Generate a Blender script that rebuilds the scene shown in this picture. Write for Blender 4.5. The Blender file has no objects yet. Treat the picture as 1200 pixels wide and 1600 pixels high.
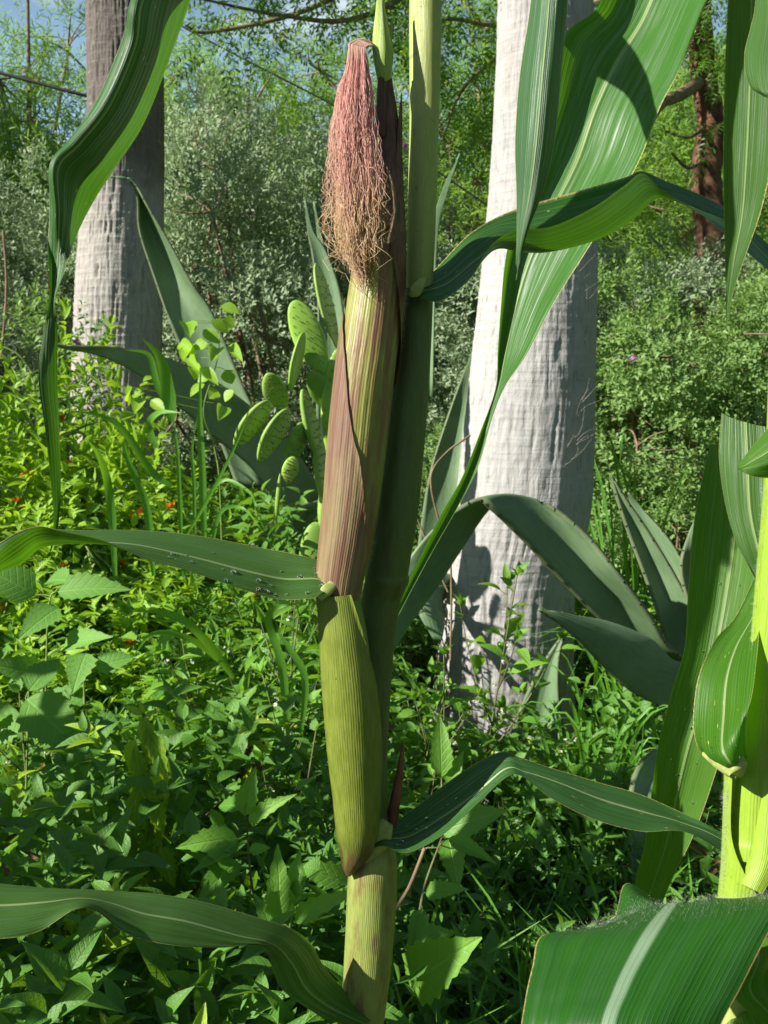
import bpy, math
import numpy as np
from math import radians as R, pi

# ------------------------------------------------------------------ camera, sky, sun
S = bpy.context.scene
COL = S.collection
FPX, PITCH, CAMZ = 1716.0, math.atan(200/1716.0), 1.3
cam_d = bpy.data.cameras.new('camera'); cam = bpy.data.objects.new('camera', cam_d); COL.objects.link(cam)
cam.location = (0, 0, CAMZ); cam.rotation_euler = (pi/2-PITCH, 0, 0)
cam_d.sensor_fit = 'VERTICAL'; cam_d.sensor_height = 36; cam_d.sensor_width = 27; cam_d.lens = 36*FPX/1600
cam_d.clip_start = 0.02; cam_d.clip_end = 2000
cam_d.dof.use_dof = True; cam_d.dof.focus_distance = 1.0; cam_d.dof.aperture_fstop = 24
S.camera = cam
SUN_EL, SUN_AZ = R(34), R(247)          # azimuth clockwise from +Y (the view direction)
W = bpy.data.worlds.new('World'); S.world = W; W.use_nodes = True
nt = W.node_tree; nt.nodes.clear()
wo = nt.nodes.new('ShaderNodeOutputWorld'); bg = nt.nodes.new('ShaderNodeBackground')
sky = nt.nodes.new('ShaderNodeTexSky'); sky.sky_type = 'NISHITA'; sky.sun_disc = False
sky.sun_elevation = SUN_EL; sky.sun_rotation = SUN_AZ; sky.altitude = 0; sky.air_density = 1.0; sky.dust_density = 0.6
tc = nt.nodes.new('ShaderNodeTexCoord'); mp = nt.nodes.new('ShaderNodeMapping'); mp.inputs['Scale'].default_value = (3, 3, 9)
nz = nt.nodes.new('ShaderNodeTexNoise'); nz.inputs['Scale'].default_value = 1.6; nz.inputs['Detail'].default_value = 7
rp = nt.nodes.new('ShaderNodeValToRGB'); rp.color_ramp.elements[0].position = .60; rp.color_ramp.elements[1].position = .78
mx = nt.nodes.new('ShaderNodeMix'); mx.data_type = 'RGBA'; mx.inputs['B'].default_value = (8.5, 9.0, 9.6, 1)
L = nt.links.new
L(tc.outputs['Generated'], mp.inputs['Vector']); L(mp.outputs[0], nz.inputs['Vector']); L(nz.outputs['Fac'], rp.inputs[0])
L(rp.outputs['Color'], mx.inputs['Factor']); L(sky.outputs[0], mx.inputs['A'])
sz = nt.nodes.new('ShaderNodeSeparateXYZ'); L(tc.outputs['Generated'], sz.inputs[0])
hz = nt.nodes.new('ShaderNodeMapRange'); hz.inputs[1].default_value = .02; hz.inputs[2].default_value = .36; hz.inputs[3].default_value = .9; hz.inputs[4].default_value = 0; L(sz.outputs[2], hz.inputs[0])
m2 = nt.nodes.new('ShaderNodeMix'); m2.data_type = 'RGBA'; m2.inputs['B'].default_value = (8.5, 13.5, 17.5, 1); L(hz.outputs[0], m2.inputs['Factor']); L(mx.outputs['Result'], m2.inputs['A']); L(m2.outputs['Result'], bg.inputs['Color'])
bg.inputs['Strength'].default_value = 0.05; L(bg.outputs[0], wo.inputs[0])
sd = bpy.data.lights.new('sun', 'SUN'); sun = bpy.data.objects.new('sun', sd); COL.objects.link(sun)
sd.energy = 5.0; sd.angle = R(0.5); sd.color = (1.0, 0.955, 0.86)
sun.rotation_euler = (pi/2-SUN_EL, 0, pi-SUN_AZ)
S.view_settings.view_transform = 'Standard'; S.view_settings.look = 'None'; S.view_settings.exposure = 1.0; S.view_settings.gamma = 1
S.cycles.max_bounces = 8; S.cycles.transparent_max_bounces = 16

CF = np.array([0, math.cos(PITCH), -math.sin(PITCH)]); CU = np.array([0, math.sin(PITCH), math.cos(PITCH)]); CR = np.array([1., 0, 0])
CP = np.array([0, 0, CAMZ])
def P(x, y, d):
    return CP + d*CF + (x-600)/FPX*d*CR - (y-800)/FPX*d*CU
def PA(a):                                # array (...,3) of pixel x, pixel y, depth -> world
    a = np.asarray(a, float); d = a[..., 2:3]
    return CP + d*CF + (a[..., 0:1]-600)/FPX*d*CR - (a[..., 1:2]-800)/FPX*d*CU
def PYC(x, y, Y):                          # point on a pixel ray at world depth Y
    d = Y/(math.cos(PITCH)-(y-800)/FPX*math.sin(PITCH)); return P(x, y, d), d
def pxm(d): return d/FPX                  # metres per photo pixel at depth d

# ------------------------------------------------------------------ object helpers
def tag(o, label=None, cat=None, group=None, kind=None):
    if label: o['label'] = label
    if cat: o['category'] = cat
    if group: o['group'] = group
    if kind: o['kind'] = kind
    return o
def empty(name, loc, label, cat, group=None, rz=0):
    o = bpy.data.objects.new(name, None); COL.objects.link(o); o.empty_display_size = .05
    o.location = tuple(loc); o.rotation_euler = (0, 0, rz)
    return tag(o, label, cat, group)
def copy_tree(o, parent=None):
    c = o.copy(); COL.objects.link(c)
    if parent: c.parent = parent
    for ch in [k for k in bpy.data.objects if k.parent == o]: copy_tree(ch, c)
    return c
class MB:
    """collects quads in world (or local) space, links them as one mesh"""
    def __init__(s): s.v = []; s.f = []; s.uv = []; s.r = []; s.mi = []; s.n = 0
    def add(s, v, f, uv=None, rnd=None, mi=0):
        v = np.asarray(v, float).reshape(-1, 3); f = np.asarray(f, int).reshape(-1, 4)
        s.v.append(v); s.f.append(f+s.n); s.n += len(v)
        s.uv.append(np.zeros((len(v), 2)) if uv is None else np.asarray(uv, float).reshape(-1, 2))
        s.r.append(np.full(len(v), .5) if rnd is None else np.broadcast_to(np.asarray(rnd, float), (len(v),)).copy())
        s.mi.append(np.full(len(f), mi, int)); return s
    def build(s, name, mat, parent=None, smooth=True):
        v = np.concatenate(s.v); f = np.concatenate(s.f); uv = np.concatenate(s.uv); r = np.concatenate(s.r); mi = np.concatenate(s.mi)
        if parent is not None and parent.matrix_world is not None:
            # local space of the chain of parents (all unrotated while building)
            off = np.zeros(3); q = parent
            while q is not None: off += np.array(q.location); q = q.parent
            v = v-off
        m = bpy.data.meshes.new(name); m.vertices.add(len(v)); m.vertices.foreach_set('co', v.astype(np.float32).ravel())
        m.loops.add(len(f)*4); m.polygons.add(len(f))
        m.loops.foreach_set('vertex_index', f.astype(np.int32).ravel())
        m.polygons.foreach_set('loop_start', np.arange(0, len(f)*4, 4, dtype=np.int32))
        try: m.polygons.foreach_set('loop_total', np.full(len(f), 4, dtype=np.int32))
        except Exception: pass
        m.polygons.foreach_set('use_smooth', np.full(len(f), smooth, dtype=bool))
        mats = mat if isinstance(mat, (list, tuple)) else [mat]
        for k in mats: m.materials.append(k)
        if len(mats) > 1: m.polygons.foreach_set('material_index', mi.astype(np.int32))
        u = m.uv_layers.new(name='UVMap'); u.data.foreach_set('uv', uv[f.ravel()].astype(np.float32).ravel())
        a = m.attributes.new('rnd', 'FLOAT', 'POINT'); a.data.foreach_set('value', r.astype(np.float32))
        m.update(calc_edges=True); m.validate()
        o = bpy.data.objects.new(name, m); COL.objects.link(o)
        if parent is not None: o.parent = parent
        return o
def norm(a): return a/np.maximum(np.linalg.norm(a, axis=-1, keepdims=True), 1e-9)
def cr(pts, n):
    """Catmull-Rom through the rows of pts, n steps a segment"""
    p = np.asarray(pts, float); sh = p.shape; p = p.reshape(len(p), -1)
    q = np.vstack([2*p[0]-p[1], p, 2*p[-1]-p[-2]]); out = []
    for i in range(len(p)-1):
        t = (np.arange(n)/n)[:, None]; a, b, c, d = q[i:i+4]
        out.append(.5*((2*b)+(c-a)*t+(2*a-5*b+4*c-d)*t**2+(3*b-a-3*c+d)*t**3))
    out.append(p[-1:]); out = np.vstack(out); return out.reshape((len(out),)+sh[1:])
def grid_faces(n, m, closed=False):
    i = np.arange(n-1)[:, None]*m; j = np.arange(m if closed else m-1)[None]; j2 = (j+1) % m
    return np.stack([i+j, i+j2, i+m+j2, i+m+j], -1).reshape(-1, 4)
def tube(mb, pts, rad, sides=6, rnd=.5, mi=0):
    pts = np.asarray(pts, float); n = len(pts); rad = np.broadcast_to(np.asarray(rad, float), (n,))
    t = norm(np.gradient(pts, axis=0)); h = np.array([.31, .27, .91]) if abs(t[:, 2]).mean() < .8 else np.array([1., .1, .05])
    a = norm(np.cross(t, h)); b = np.cross(t, a); th = np.arange(sides)/sides*2*pi
    v = pts[:, None]+rad[:, None, None]*(a[:, None]*np.cos(th)[None, :, None]+b[:, None]*np.sin(th)[None, :, None])
    s = np.concatenate([[0], np.cumsum(np.linalg.norm(np.diff(pts, axis=0), axis=1))])
    uv = np.stack(np.broadcast_arrays(th[None]/(2*pi), s[:, None]), -1)
    mb.add(v, grid_faces(n, sides, True), uv, rnd, mi)
def vnoise(u, v, seed=0):
    """2-D value noise"""
    r = np.random.default_rng(seed); T = r.random((256, 256))
    iu = np.floor(u).astype(int); iv = np.floor(v).astype(int); fu = u-iu; fv = v-iv
    fu = fu*fu*(3-2*fu); fv = fv*fv*(3-2*fv)
    g = lambda a, b: T[a % 256, b % 256]
    return (g(iu, iv)*(1-fu)+g(iu+1, iv)*fu)*(1-fv)+(g(iu, iv+1)*(1-fu)+g(iu+1, iv+1)*fu)*fv

# ------------------------------------------------------------------ materials
class NB:
    def __init__(s, name):
        s.m = bpy.data.materials.new(name); s.m.use_nodes = True; s.t = s.m.node_tree; s.t.nodes.clear()
        s.out = s.t.nodes.new('ShaderNodeOutputMaterial')
    def n(s, k, **kw):
        x = s.t.nodes.new('ShaderNode'+k)
        for a, b in kw.items():
            if a in ('operation', 'data_type', 'attribute_name', 'blend_type', 'feature', 'wave_type', 'bands_direction', 'noise_dimensions', 'interpolation_type'): setattr(x, a, b)
            else: x.inputs[a.replace('_', ' ')].default_value = b
        return x
    def l(s, a, b): s.t.links.new(a, b)
    def math(s, op, a, b=None, clamp=False):
        x = s.t.nodes.new('ShaderNodeMath'); x.operation = op; x.use_clamp = clamp
        for i, q in enumerate((a, b)):
            if q is None: continue
            if isinstance(q, (int, float)): x.inputs[i].default_value = q
            else: s.l(q, x.inputs[i])
        return x.outputs[0]
    def mix(s, f, a, b):
        x = s.t.nodes.new('ShaderNodeMix'); x.data_type = 'RGBA'
        for k, q in (('Factor', f), ('A', a), ('B', b)):
            if isinstance(q, (int, float)): x.inputs[k].default_value = q
            elif isinstance(q, tuple): x.inputs[k].default_value = q if len(q) == 4 else q+(1,)
            else: s.l(q, x.inputs[k])
        return x.outputs['Result']
    def ramp(s, f, a, b):
        x = s.t.nodes.new('ShaderNodeMapRange'); x.interpolation_type = 'SMOOTHSTEP'
        s.l(f, x.inputs[0]); x.inputs[1].default_value = a; x.inputs[2].default_value = b; return x.outputs[0]
    def noise(s, vec, scale, detail=4, rough=.5, sc=None):
        if sc:
            mp = s.t.nodes.new('ShaderNodeMapping'); mp.inputs['Scale'].default_value = sc; s.l(vec, mp.inputs[0]); vec = mp.outputs[0]
        x = s.t.nodes.new('ShaderNodeTexNoise'); s.l(vec, x.inputs['Vector']); x.inputs['Scale'].default_value = scale
        x.inputs['Detail'].default_value = detail; x.inputs['Roughness'].default_value = rough; return x.outputs['Fac']
    def bump(s, h, strength, dist):
        x = s.t.nodes.new('ShaderNodeBump'); x.inputs['Strength'].default_value = strength; x.inputs['Distance'].default_value = dist
        s.l(h, x.inputs['Height']); return x.outputs[0]
    def shade(s, col, rough=.5, spec=.5, normal=None, trans=None, tf=0, **kw):
        b = s.t.nodes.new('ShaderNodeBsdfPrincipled')
        for k, q in (('Base Color', col), ('Roughness', rough), ('Specular IOR Level', spec)):
            if isinstance(q, (int, float)): b.inputs[k].default_value = q
            elif isinstance(q, tuple): b.inputs[k].default_value = q if len(q) == 4 else q+(1,)
            else: s.l(q, b.inputs[k])
        for k, q in kw.items(): b.inputs[k.replace('_', ' ')].default_value = q
        if normal is not None: s.l(normal, b.inputs['Normal'])
        o = b.outputs[0]
        if tf:
            t = s.t.nodes.new('ShaderNodeBsdfTranslucent')
            if isinstance(trans, tuple): t.inputs[0].default_value = trans+(1,)
            else: s.l(trans, t.inputs[0])
            if normal is not None: s.l(normal, t.inputs['Normal'])
            mx = s.t.nodes.new('ShaderNodeMixShader'); mx.inputs[0].default_value = tf
            s.l(o, mx.inputs[1]); s.l(t.outputs[0], mx.inputs[2]); o = mx.outputs[0]
        s.l(o, s.out.inputs[0]); return s.m
    def uv(s):
        x = s.t.nodes.new('ShaderNodeTexCoord'); sp = s.t.nodes.new('ShaderNodeSeparateXYZ'); s.l(x.outputs['UV'], sp.inputs[0])
        return x, sp.outputs[0], sp.outputs[1]
    def rnd(s):
        x = s.t.nodes.new('ShaderNodeAttribute'); x.attribute_name = 'rnd'; return x.outputs['Fac']

def foliage(name, c1, c2, tr, rough=.5, spec=.4, tf=.35, back=None, vein=0.0, c3=None):
    b = NB(name); tc, u, v = b.uv(); r = b.rnd()
    ns = b.noise(tc.outputs['Object'], 3.0, 2)
    f = b.math('ADD', b.math('MULTIPLY', r, .7), b.math('MULTIPLY', b.math('SUBTRACT', ns, .35), .8), True)
    col = b.mix(f, c1, c2)
    if c3 is not None: col = b.mix(b.math('GREATER_THAN', r, .955), col, c3)
    if vein:
        mid = b.math('ABSOLUTE', b.math('SUBTRACT', u, .5))
        side = b.math('ABSOLUTE', b.math('SUBTRACT', b.math('FRACT', b.math('SUBTRACT', b.math('MULTIPLY', v, 7.0), b.math('MULTIPLY', mid, 3.5))), .5))
        vm = b.math('MAXIMUM', b.math('SUBTRACT', 1.0, b.ramp(mid, .012, .04)), b.math('MULTIPLY', b.math('SUBTRACT', 1.0, b.ramp(side, .03, .12)), .45))
        col = b.mix(b.math('MULTIPLY', vm, vein), col, tuple(min(1, q*1.6+.05) for q in c2))
        nrm = b.bump(b.math('ADD', b.math('MULTIPLY', vm, -1.0), b.noise(tc.outputs['UV'], 14, 2)), .5, .002)
    else: nrm = None
    if back is not None:
        g = b.t.nodes.new('ShaderNodeNewGeometry'); col = b.mix(g.outputs['Backfacing'], col, back)
    return b.shade(col, rough, spec, nrm, tr, tf)

def corn_leaf_mat(name, c1, c2, tr, back, tf=.34, rough=.36, old=0.0, vmix=.16, veins=46.0, rib=(.32, .42, .18), glare=.5, ribw=(.010, .030)):
    b = NB(name); tc, u, v = b.uv(); UV = tc.outputs['UV']
    fine = b.noise(UV, 1.0, 3, .6, (veins*3.0, 1.2, 1))
    broad = b.noise(UV, 1.0, 2, .5, (11.0, .9, 1))
    blot = b.noise(tc.outputs['Object'], 16, 3)
    f = b.math('ADD', b.math('MULTIPLY', b.math('SUBTRACT', fine, .25), .75), b.math('MULTIPLY', b.math('SUBTRACT', broad, .4), .9), True)
    col = b.mix(f, c1, c2)
    col = b.mix(b.math('MULTIPLY', b.ramp(blot, .45, .75), .35), col, tuple(q*.7 for q in c1))
    mid = b.math('ABSOLUTE', b.math('SUBTRACT', u, .5))
    # parallel veins
    vv = b.math('ABSOLUTE', b.math('SUBTRACT', b.math('FRACT', b.math('MULTIPLY', u, veins/2)), .5))
    vm = b.math('SUBTRACT', 1.0, b.ramp(vv, .05, .22))
    col = b.mix(b.math('MULTIPLY', vm, vmix), col, tuple(min(1, q*2.0) for q in c2))
    ribm = b.math('SUBTRACT', 1.0, b.ramp(mid, *ribw))
    col = b.mix(b.math('MULTIPLY', ribm, .85), col, rib)
    # pale dry margin
    edge = b.ramp(b.math('ADD', mid, b.math('MULTIPLY', b.math('SUBTRACT', b.noise(UV, 1, 3, .6, (3, 30, 1)), .5), .02+.08*old)), .490-.02*old, .499)
    col = b.mix(edge, col, (.46, .36, .13))
    if old:
        # small straw-coloured feeding streaks lying along the veins
        sp = b.ramp(b.noise(UV, 1.0, 1, .5, (34, 9, 1)), .74-.06*old, .78-.06*old)
        col = b.mix(sp, col, (.50, .40, .16))
    g = b.t.nodes.new('ShaderNodeNewGeometry'); colb = b.mix(f, tuple(q*.8 for q in back), back)
    colb = b.mix(b.math('MULTIPLY', ribm, .7), colb, rib); colb = b.mix(edge, colb, (.40, .34, .12))
    col = b.mix(g.outputs['Backfacing'], col, colb)
    h = b.math('ADD', b.math('MULTIPLY', vm, .6), b.math('MULTIPLY', fine, .8))
    h = b.math('ADD', h, b.math('MULTIPLY', ribm, -2.0))
    h = b.math('ADD', h, b.math('MULTIPLY', broad, 2.5))
    nrm = b.bump(h, .55, .0007)
    sheen = b.math('MULTIPLY', b.ramp(b.noise(UV, 1.0, 4, .6, (26, .7, 1)), .40, .68), glare*1.5)
    return b.shade(col, b.math('ADD', rough, b.math('MULTIPLY', blot, .16)), b.math('ADD', sheen, glare*.25), nrm, tr, tf)

def stalk_mat(name, ca, cb, cc, mask=(.45, .62), sc=(30, 3, 1), rough=.42, streak=90, spec=.45, hazev=None):
    """striped sheath: ca/cb stripes, cc = purple-brown pigment in long patches; hazev=(v0,v1) pigment strongest beyond"""
    b = NB(name); tc, u, v = b.uv(); UV = tc.outputs['UV']
    fine = b.noise(UV, 1.0, 3, .6, (streak, 5, 1)); med = b.noise(UV, 1.0, 3, .55, (streak/4, 6, 1))
    f = b.math('ADD', b.math('MULTIPLY', b.math('SUBTRACT', fine, .3), 1.1), b.math('MULTIPLY', b.math('SUBTRACT', med, .45), .8), True)
    col = b.mix(f, ca, cb)
    pg = b.noise(UV, 1.0, 4, .6, sc)
    if hazev: pg = b.math('ADD', pg, b.math('MULTIPLY', b.math('SUBTRACT', b.ramp(v, hazev[0], hazev[1]), .5), hazev[2]))
    pm = b.math('MULTIPLY', b.ramp(pg, *mask), b.math('ADD', .35, b.math('MULTIPLY', fine, 1.0)), True)
    col = b.mix(pm, col, cc)
    sp = b.ramp(b.noise(tc.outputs['Object'], 260, 2), .70, .76)
    col = b.mix(b.math('MULTIPLY', sp, .6), col, tuple(q*.45 for q in cc))
    w = b.math('ABSOLUTE', b.math('SUBTRACT', b.math('FRACT', b.math('MULTIPLY', u, streak*.9)), .5))
    h = b.math('ADD', b.math('MULTIPLY', w, .8), fine)
    return b.shade(col, rough, spec, b.bump(h, .7, .0006), tuple(cb), .06)

M = {}
M['leaf'] = corn_leaf_mat('corn_leaf', (.022, .080, .008), (.062, .165, .014), (.15, .40, .008), (.062, .145, .030), tf=.26)
M['leaf_old'] = corn_leaf_mat('corn_leaf_streaked', (.040, .11, .010), (.085, .19, .016), (.22, .46, .012), (.06, .14, .030), old=1.0, glare=.25)
M['leaf_blue'] = corn_leaf_mat('corn_leaf_blue_green', (.024, .080, .018), (.055, .145, .028), (.12, .36, .010), (.055, .135, .050), tf=.17, rough=.34, glare=.6, old=.25)
M['leaf_young'] = corn_leaf_mat('corn_leaf_young', (.032, .11, .010), (.085, .21, .014), (.20, .50, .008), (.08, .19, .025), old=.15, rough=.32)
M['leaf_shiny'] = corn_leaf_mat('corn_leaf_shiny', (.020, .085, .010), (.058, .175, .020), (.16, .44, .010), (.05, .16, .022), glare=.95, rough=.33, tf=.28)
M['leaf_near'] = corn_leaf_mat('corn_leaf_near', (.014, .075, .012), (.040, .15, .016), (.10, .36, .010), (.05, .14, .04), rough=.33, vmix=.07, veins=90, rib=(.26, .38, .24), ribw=(.022, .042))
M['stalk_up'] = stalk_mat('upper_stalk', (.32, .38, .10), (.50, .54, .20), (.16, .12, .05), mask=(.60, .75), sc=(4, 5, 1))
M['stalk'] = stalk_mat('stalk_sheath', (.20, .25, .055), (.36, .40, .12), (.17, .085, .045), mask=(.48, .68), sc=(9, 1.8, 1))
M['stalk_dark'] = stalk_mat('stalk_dark_sheath', (.075, .12, .030), (.14, .19, .055), (.085, .055, .030), mask=(.50, .72), sc=(9, 1.2, 1))
M['husk'] = stalk_mat('husk', (.21, .22, .045), (.36, .34, .10), (.20, .090, .058), mask=(.41, .60), sc=(15, .9, 1), streak=70)
M['husk_brown'] = stalk_mat('husk_brown', (.20, .15, .070), (.32, .24, .13), (.17, .080, .058), mask=(.40, .62), sc=(16, .9, 1), streak=80)
M['husk_tip'] = stalk_mat('husk_tip', (.17, .075, .045), (.28, .15, .08), (.09, .04, .028), mask=(.35, .6), sc=(10, 5, 1), streak=50)
M['shank'] = stalk_mat('shank_sheath', (.14, .19, .022), (.25, .29, .060), (.15, .12, .045), mask=(.44, .70), sc=(7, 1.6, 1), streak=80, rough=.36, hazev=(.50, .02, .55))
M['flap'] = stalk_mat('shank_flap', (.12, .16, .018), (.27, .31, .060), (.12, .075, .035), mask=(.42, .68), sc=(9, 1.5, 1), streak=80, rough=.36, hazev=(1.85, 2.35, .50))
M['young_stalk'] = stalk_mat('young_stalk', (.21, .34, .028), (.32, .43, .055), (.18, .25, .04), mask=(.6, .8), sc=(5, 5, 1), streak=50, rough=.35)
M['husk_green'] = stalk_mat('husk_green', (.28, .42, .06), (.45, .56, .14), (.22, .18, .05), mask=(.66, .8), sc=(5, 6, 1), streak=30)

def simple(name, col, rough=.6, spec=.4, tr=None, tf=0, var=.25, scale=30, bumpd=0):
    b = NB(name); tc, u, v = b.uv(); n = b.noise(tc.outputs['Object'], scale, 4)
    c = b.mix(b.ramp(n, .3, .7), tuple(q*(1-var) for q in col), tuple(min(1, q*(1+var)) for q in col))
    nr = b.bump(n, .6, bumpd) if bumpd else None
    return b.shade(c, rough, spec, nr, tr, tf)
M['collar'] = simple('collar', (.36, .42, .13), .5, .4, (.5, .55, .2), .2, .2, 200)
M['red_shoot'] = simple('red_shoot', (.17, .045, .03), .45, .5, None, 0, .35, 90)
M['fuzz'] = simple('fuzz', (.75, .76, .70), .6, .3, (.8, .8, .75), .4, .05)
M['twig'] = simple('twig', (.20, .14, .09), .8, .2, None, 0, .3, 20, .002)
M['stem'] = simple('stem', (.16, .24, .06), .6, .3, None, 0, .3, 20)
M['stem_purple'] = simple('stem_purple', (.13, .13, .06), .6, .3, None, 0, .4, 20)
M['redbark'] = simple('red_bark', (.12, .060, .036), .85, .2, None, 0, .5, 14, .01)
M['cable'] = simple('black_cable', (.012, .012, .013), .5, .5)
def silk_mat():
    b = NB('corn_silk'); tc, u, v = b.uv(); r = b.rnd()
    c = b.mix(b.ramp(v, .02, .22), (.95, .74, .64), (.88, .48, .47))
    c = b.mix(b.ramp(v, .52, .92), c, (.86, .66, .42))
    c = b.mix(b.ramp(v, .80, 1.0), c, (.70, .46, .26))
    c = b.mix(b.math('MULTIPLY', r, .55), c, (.92, .78, .56))
    return b.shade(c, .34, .8, None, c, .42)
M['silk'] = silk_mat()
def glass():
    b = NB('water'); return b.shade((1, 1, 1), 0.0, .5, None, None, 0, Transmission_Weight=1.0, IOR=1.33)
M['water'] = glass()

def palm_mat(name, c1, c2, dark, zdark=None):
    b = NB(name); tc, u, v = b.uv(); O = tc.outputs['Object']; UV = tc.outputs['UV']
    vert = b.noise(UV, 1.0, 5, .65, (70, 14, 1)); hor = b.noise(UV, 1.0, 4, .6, (5, 55, 1)); blot = b.noise(O, 3.5, 5, .6)
    f = b.math('ADD', b.math('MULTIPLY', b.math('SUBTRACT', vert, .3), 1.2), b.math('MULTIPLY', b.math('SUBTRACT', blot, .5), 1.0), True)
    col = b.mix(f, c1, c2)
    cr_ = b.math('MULTIPLY', b.ramp(vert, .46, .30), b.ramp(hor, .35, .6))
    col = b.mix(b.math('MULTIPLY', cr_, .55), col, dark)
    if zdark:
        sp = b.t.nodes.new('ShaderNodeSeparateXYZ'); b.l(O, sp.inputs[0])
        z = b.math('ADD', sp.outputs[2], b.math('MULTIPLY', b.math('SUBTRACT', blot, .5), .5))
        col = b.mix(b.math('MULTIPLY', b.ramp(z, zdark[0], zdark[1]), .85), col, b.mix(vert, zdark[2], zdark[3]))
        pt = b.ramp(b.noise(UV, 1.0, 4, .6, (26, 40, 1)), .60, .68)
        col = b.mix(b.math('MULTIPLY', pt, .45), col, (.42, .36, .27))
    st = b.math('MULTIPLY', b.ramp(b.noise(O, 2.2, 6, .7, (1, 1, .45)), .52, .66), b.ramp(vert, .3, .6)); col = b.mix(b.math('MULTIPLY', st, .42), col, (.22, .17, .12))
    sp_ = b.ramp(b.noise(O, 9, 5, .7), .66, .72); col = b.mix(b.math('MULTIPLY', sp_, .5), col, (.30, .24, .15))
    h = b.math('ADD', b.math('MULTIPLY', vert, 1.3), b.math('MULTIPLY', hor, .8))
    return b.shade(col, .9, .15, b.bump(h, .8, .006))
M['palm_pale'] = palm_mat('palm_bark_pale', (.33, .32, .315), (.50, .485, .47), (.12, .115, .11))
M['palm_grey'] = palm_mat('palm_bark_grey', (.29, .27, .25), (.47, .44, .41), (.11, .10, .09), (2.15, 2.5, (.055, .047, .042), (.15, .125, .11)))
M['fibre'] = simple('fibre', (.38, .34, .29), .8, .2)
def agave_mat():
    b = NB('agave'); tc, u, v = b.uv(); n = b.noise(tc.outputs['UV'], 1, 3, .5, (14, 3, 1)); bl = b.noise(tc.outputs['Object'], 5, 4)
    c = b.mix(n, (.085, .150, .072), (.15, .235, .115)); c = b.mix(b.math('MULTIPLY', b.ramp(bl, .45, .75), .5), c, (.20, .29, .155))
    e = b.ramp(b.math('ABSOLUTE', b.math('SUBTRACT', u, .5)), .490, .499); c = b.mix(b.math('MULTIPLY', e, .5), c, (.12, .12, .06))
    s = b.ramp(b.noise(tc.outputs['Object'], 30, 2), .72, .76); c = b.mix(b.math('MULTIPLY', s, .5), c, (.25, .2, .12))
    return b.shade(c, .55, .35, b.bump(b.math('ADD', n, bl), .3, .003))
M['agave'] = agave_mat()
M['agave_dry'] = simple('agave_dry_tip', (.34, .29, .22), .8, .2)
def cactus_mat():
    b = NB('cactus'); tc, u, v = b.uv(); n = b.noise(tc.outputs['Object'], 9, 3)
    c = b.mix(b.ramp(n, .35, .7), (.20, .38, .045), (.33, .54, .08))
    s = b.ramp(b.noise(tc.outputs['Object'], 24, 2), .66, .72); c = b.mix(b.math('MULTIPLY', s, .5), c, (.33, .28, .12))
    return b.shade(c, .5, .4, b.bump(n, .3, .004))
def pad_pale():
    b = NB('cactus_old'); tc, u, v = b.uv(); n = b.noise(tc.outputs['Object'], 9, 3)
    c = b.mix(b.ramp(n, .35, .7), (.18, .32, .05), (.30, .44, .10)); return b.shade(c, .55, .35)
M['cactus'] = cactus_mat(); M['cactus_old'] = pad_pale(); M['spine'] = simple('areole', (.20, .17, .07), .7, .2)

M['sage'] = foliage('sage_leaf', (.18, .25, .145), (.37, .46, .28), (.32, .46, .18), .6, .3, .25)
M['sage_green'] = foliage('sage_green_leaf', (.11, .21, .06), (.26, .40, .12), (.32, .52, .10), .55, .35, .3)
M['mesquite'] = foliage('mesquite_leaf', (.15, .28, .045), (.32, .50, .10), (.34, .56, .08), .6, .3, .45)
M['neem'] = foliage('neem_leaf', (.045, .13, .018), (.11, .24, .030), (.28, .50, .03), .45, .45, .42, c3=(.45, .35, .03))
M['firebush'] = foliage('bright_shrub_leaf', (.14, .29, .020), (.33, .52, .045), (.48, .74, .03), .42, .45, .38, vein=.25)
M['weed'] = foliage('weed_leaf', (.085, .23, .028), (.20, .40, .050), (.34, .64, .03), .5, .4, .36, vein=.22)
M['weed_dark'] = foliage('dark_weed_leaf', (.055, .16, .020), (.13, .29, .038), (.24, .48, .02), .5, .4, .32, vein=.18)
M['weed_yellow'] = foliage('yellow_weed_leaf', (.16, .32, .025), (.42, .58, .05), (.5, .7, .03), .5, .35, .4, vein=.6)
M['broad'] = foliage('broad_leaf', (.09, .22, .035), (.16, .34, .06), (.25, .5, .04), .6, .3, .3, vein=.22)
M['grass'] = foliage('grass_blade', (.07, .21, .022), (.15, .36, .04), (.3, .62, .03), .45, .4, .38)
M['cover'] = foliage('ground_cover_leaf', (.04, .13, .018), (.12, .28, .04), (.2, .45, .03), .55, .3, .33)
M['orange'] = simple('orange_flower', (.85, .16, .02), .5, .3, (.9, .25, .02), .3)
M['purple'] = simple('purple_flower', (.50, .16, .55), .5, .3, (.6, .2, .6), .3)
M['white'] = simple('white_flower', (.75, .78, .62), .5, .3, (.8, .8, .7), .3)
M['litter'] = foliage('dry_leaf', (.10, .06, .03), (.24, .16, .08), (.2, .12, .05), .8, .1, .15)
def soil():
    b = NB('soil'); tc, u, v = b.uv(); n = b.noise(tc.outputs['Object'], 2.5, 6, .6); n2 = b.noise(tc.outputs['Object'], 40, 4, .6)
    c = b.mix(n, (.045, .035, .022), (.10, .075, .045)); c = b.mix(b.ramp(b.noise(tc.outputs['Object'], .6, 3), .4, .6), c, (.06, .08, .03))
    return b.shade(c, .95, .1, b.bump(b.math('ADD', n, n2), .8, .02))
M['soil'] = soil()

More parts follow.
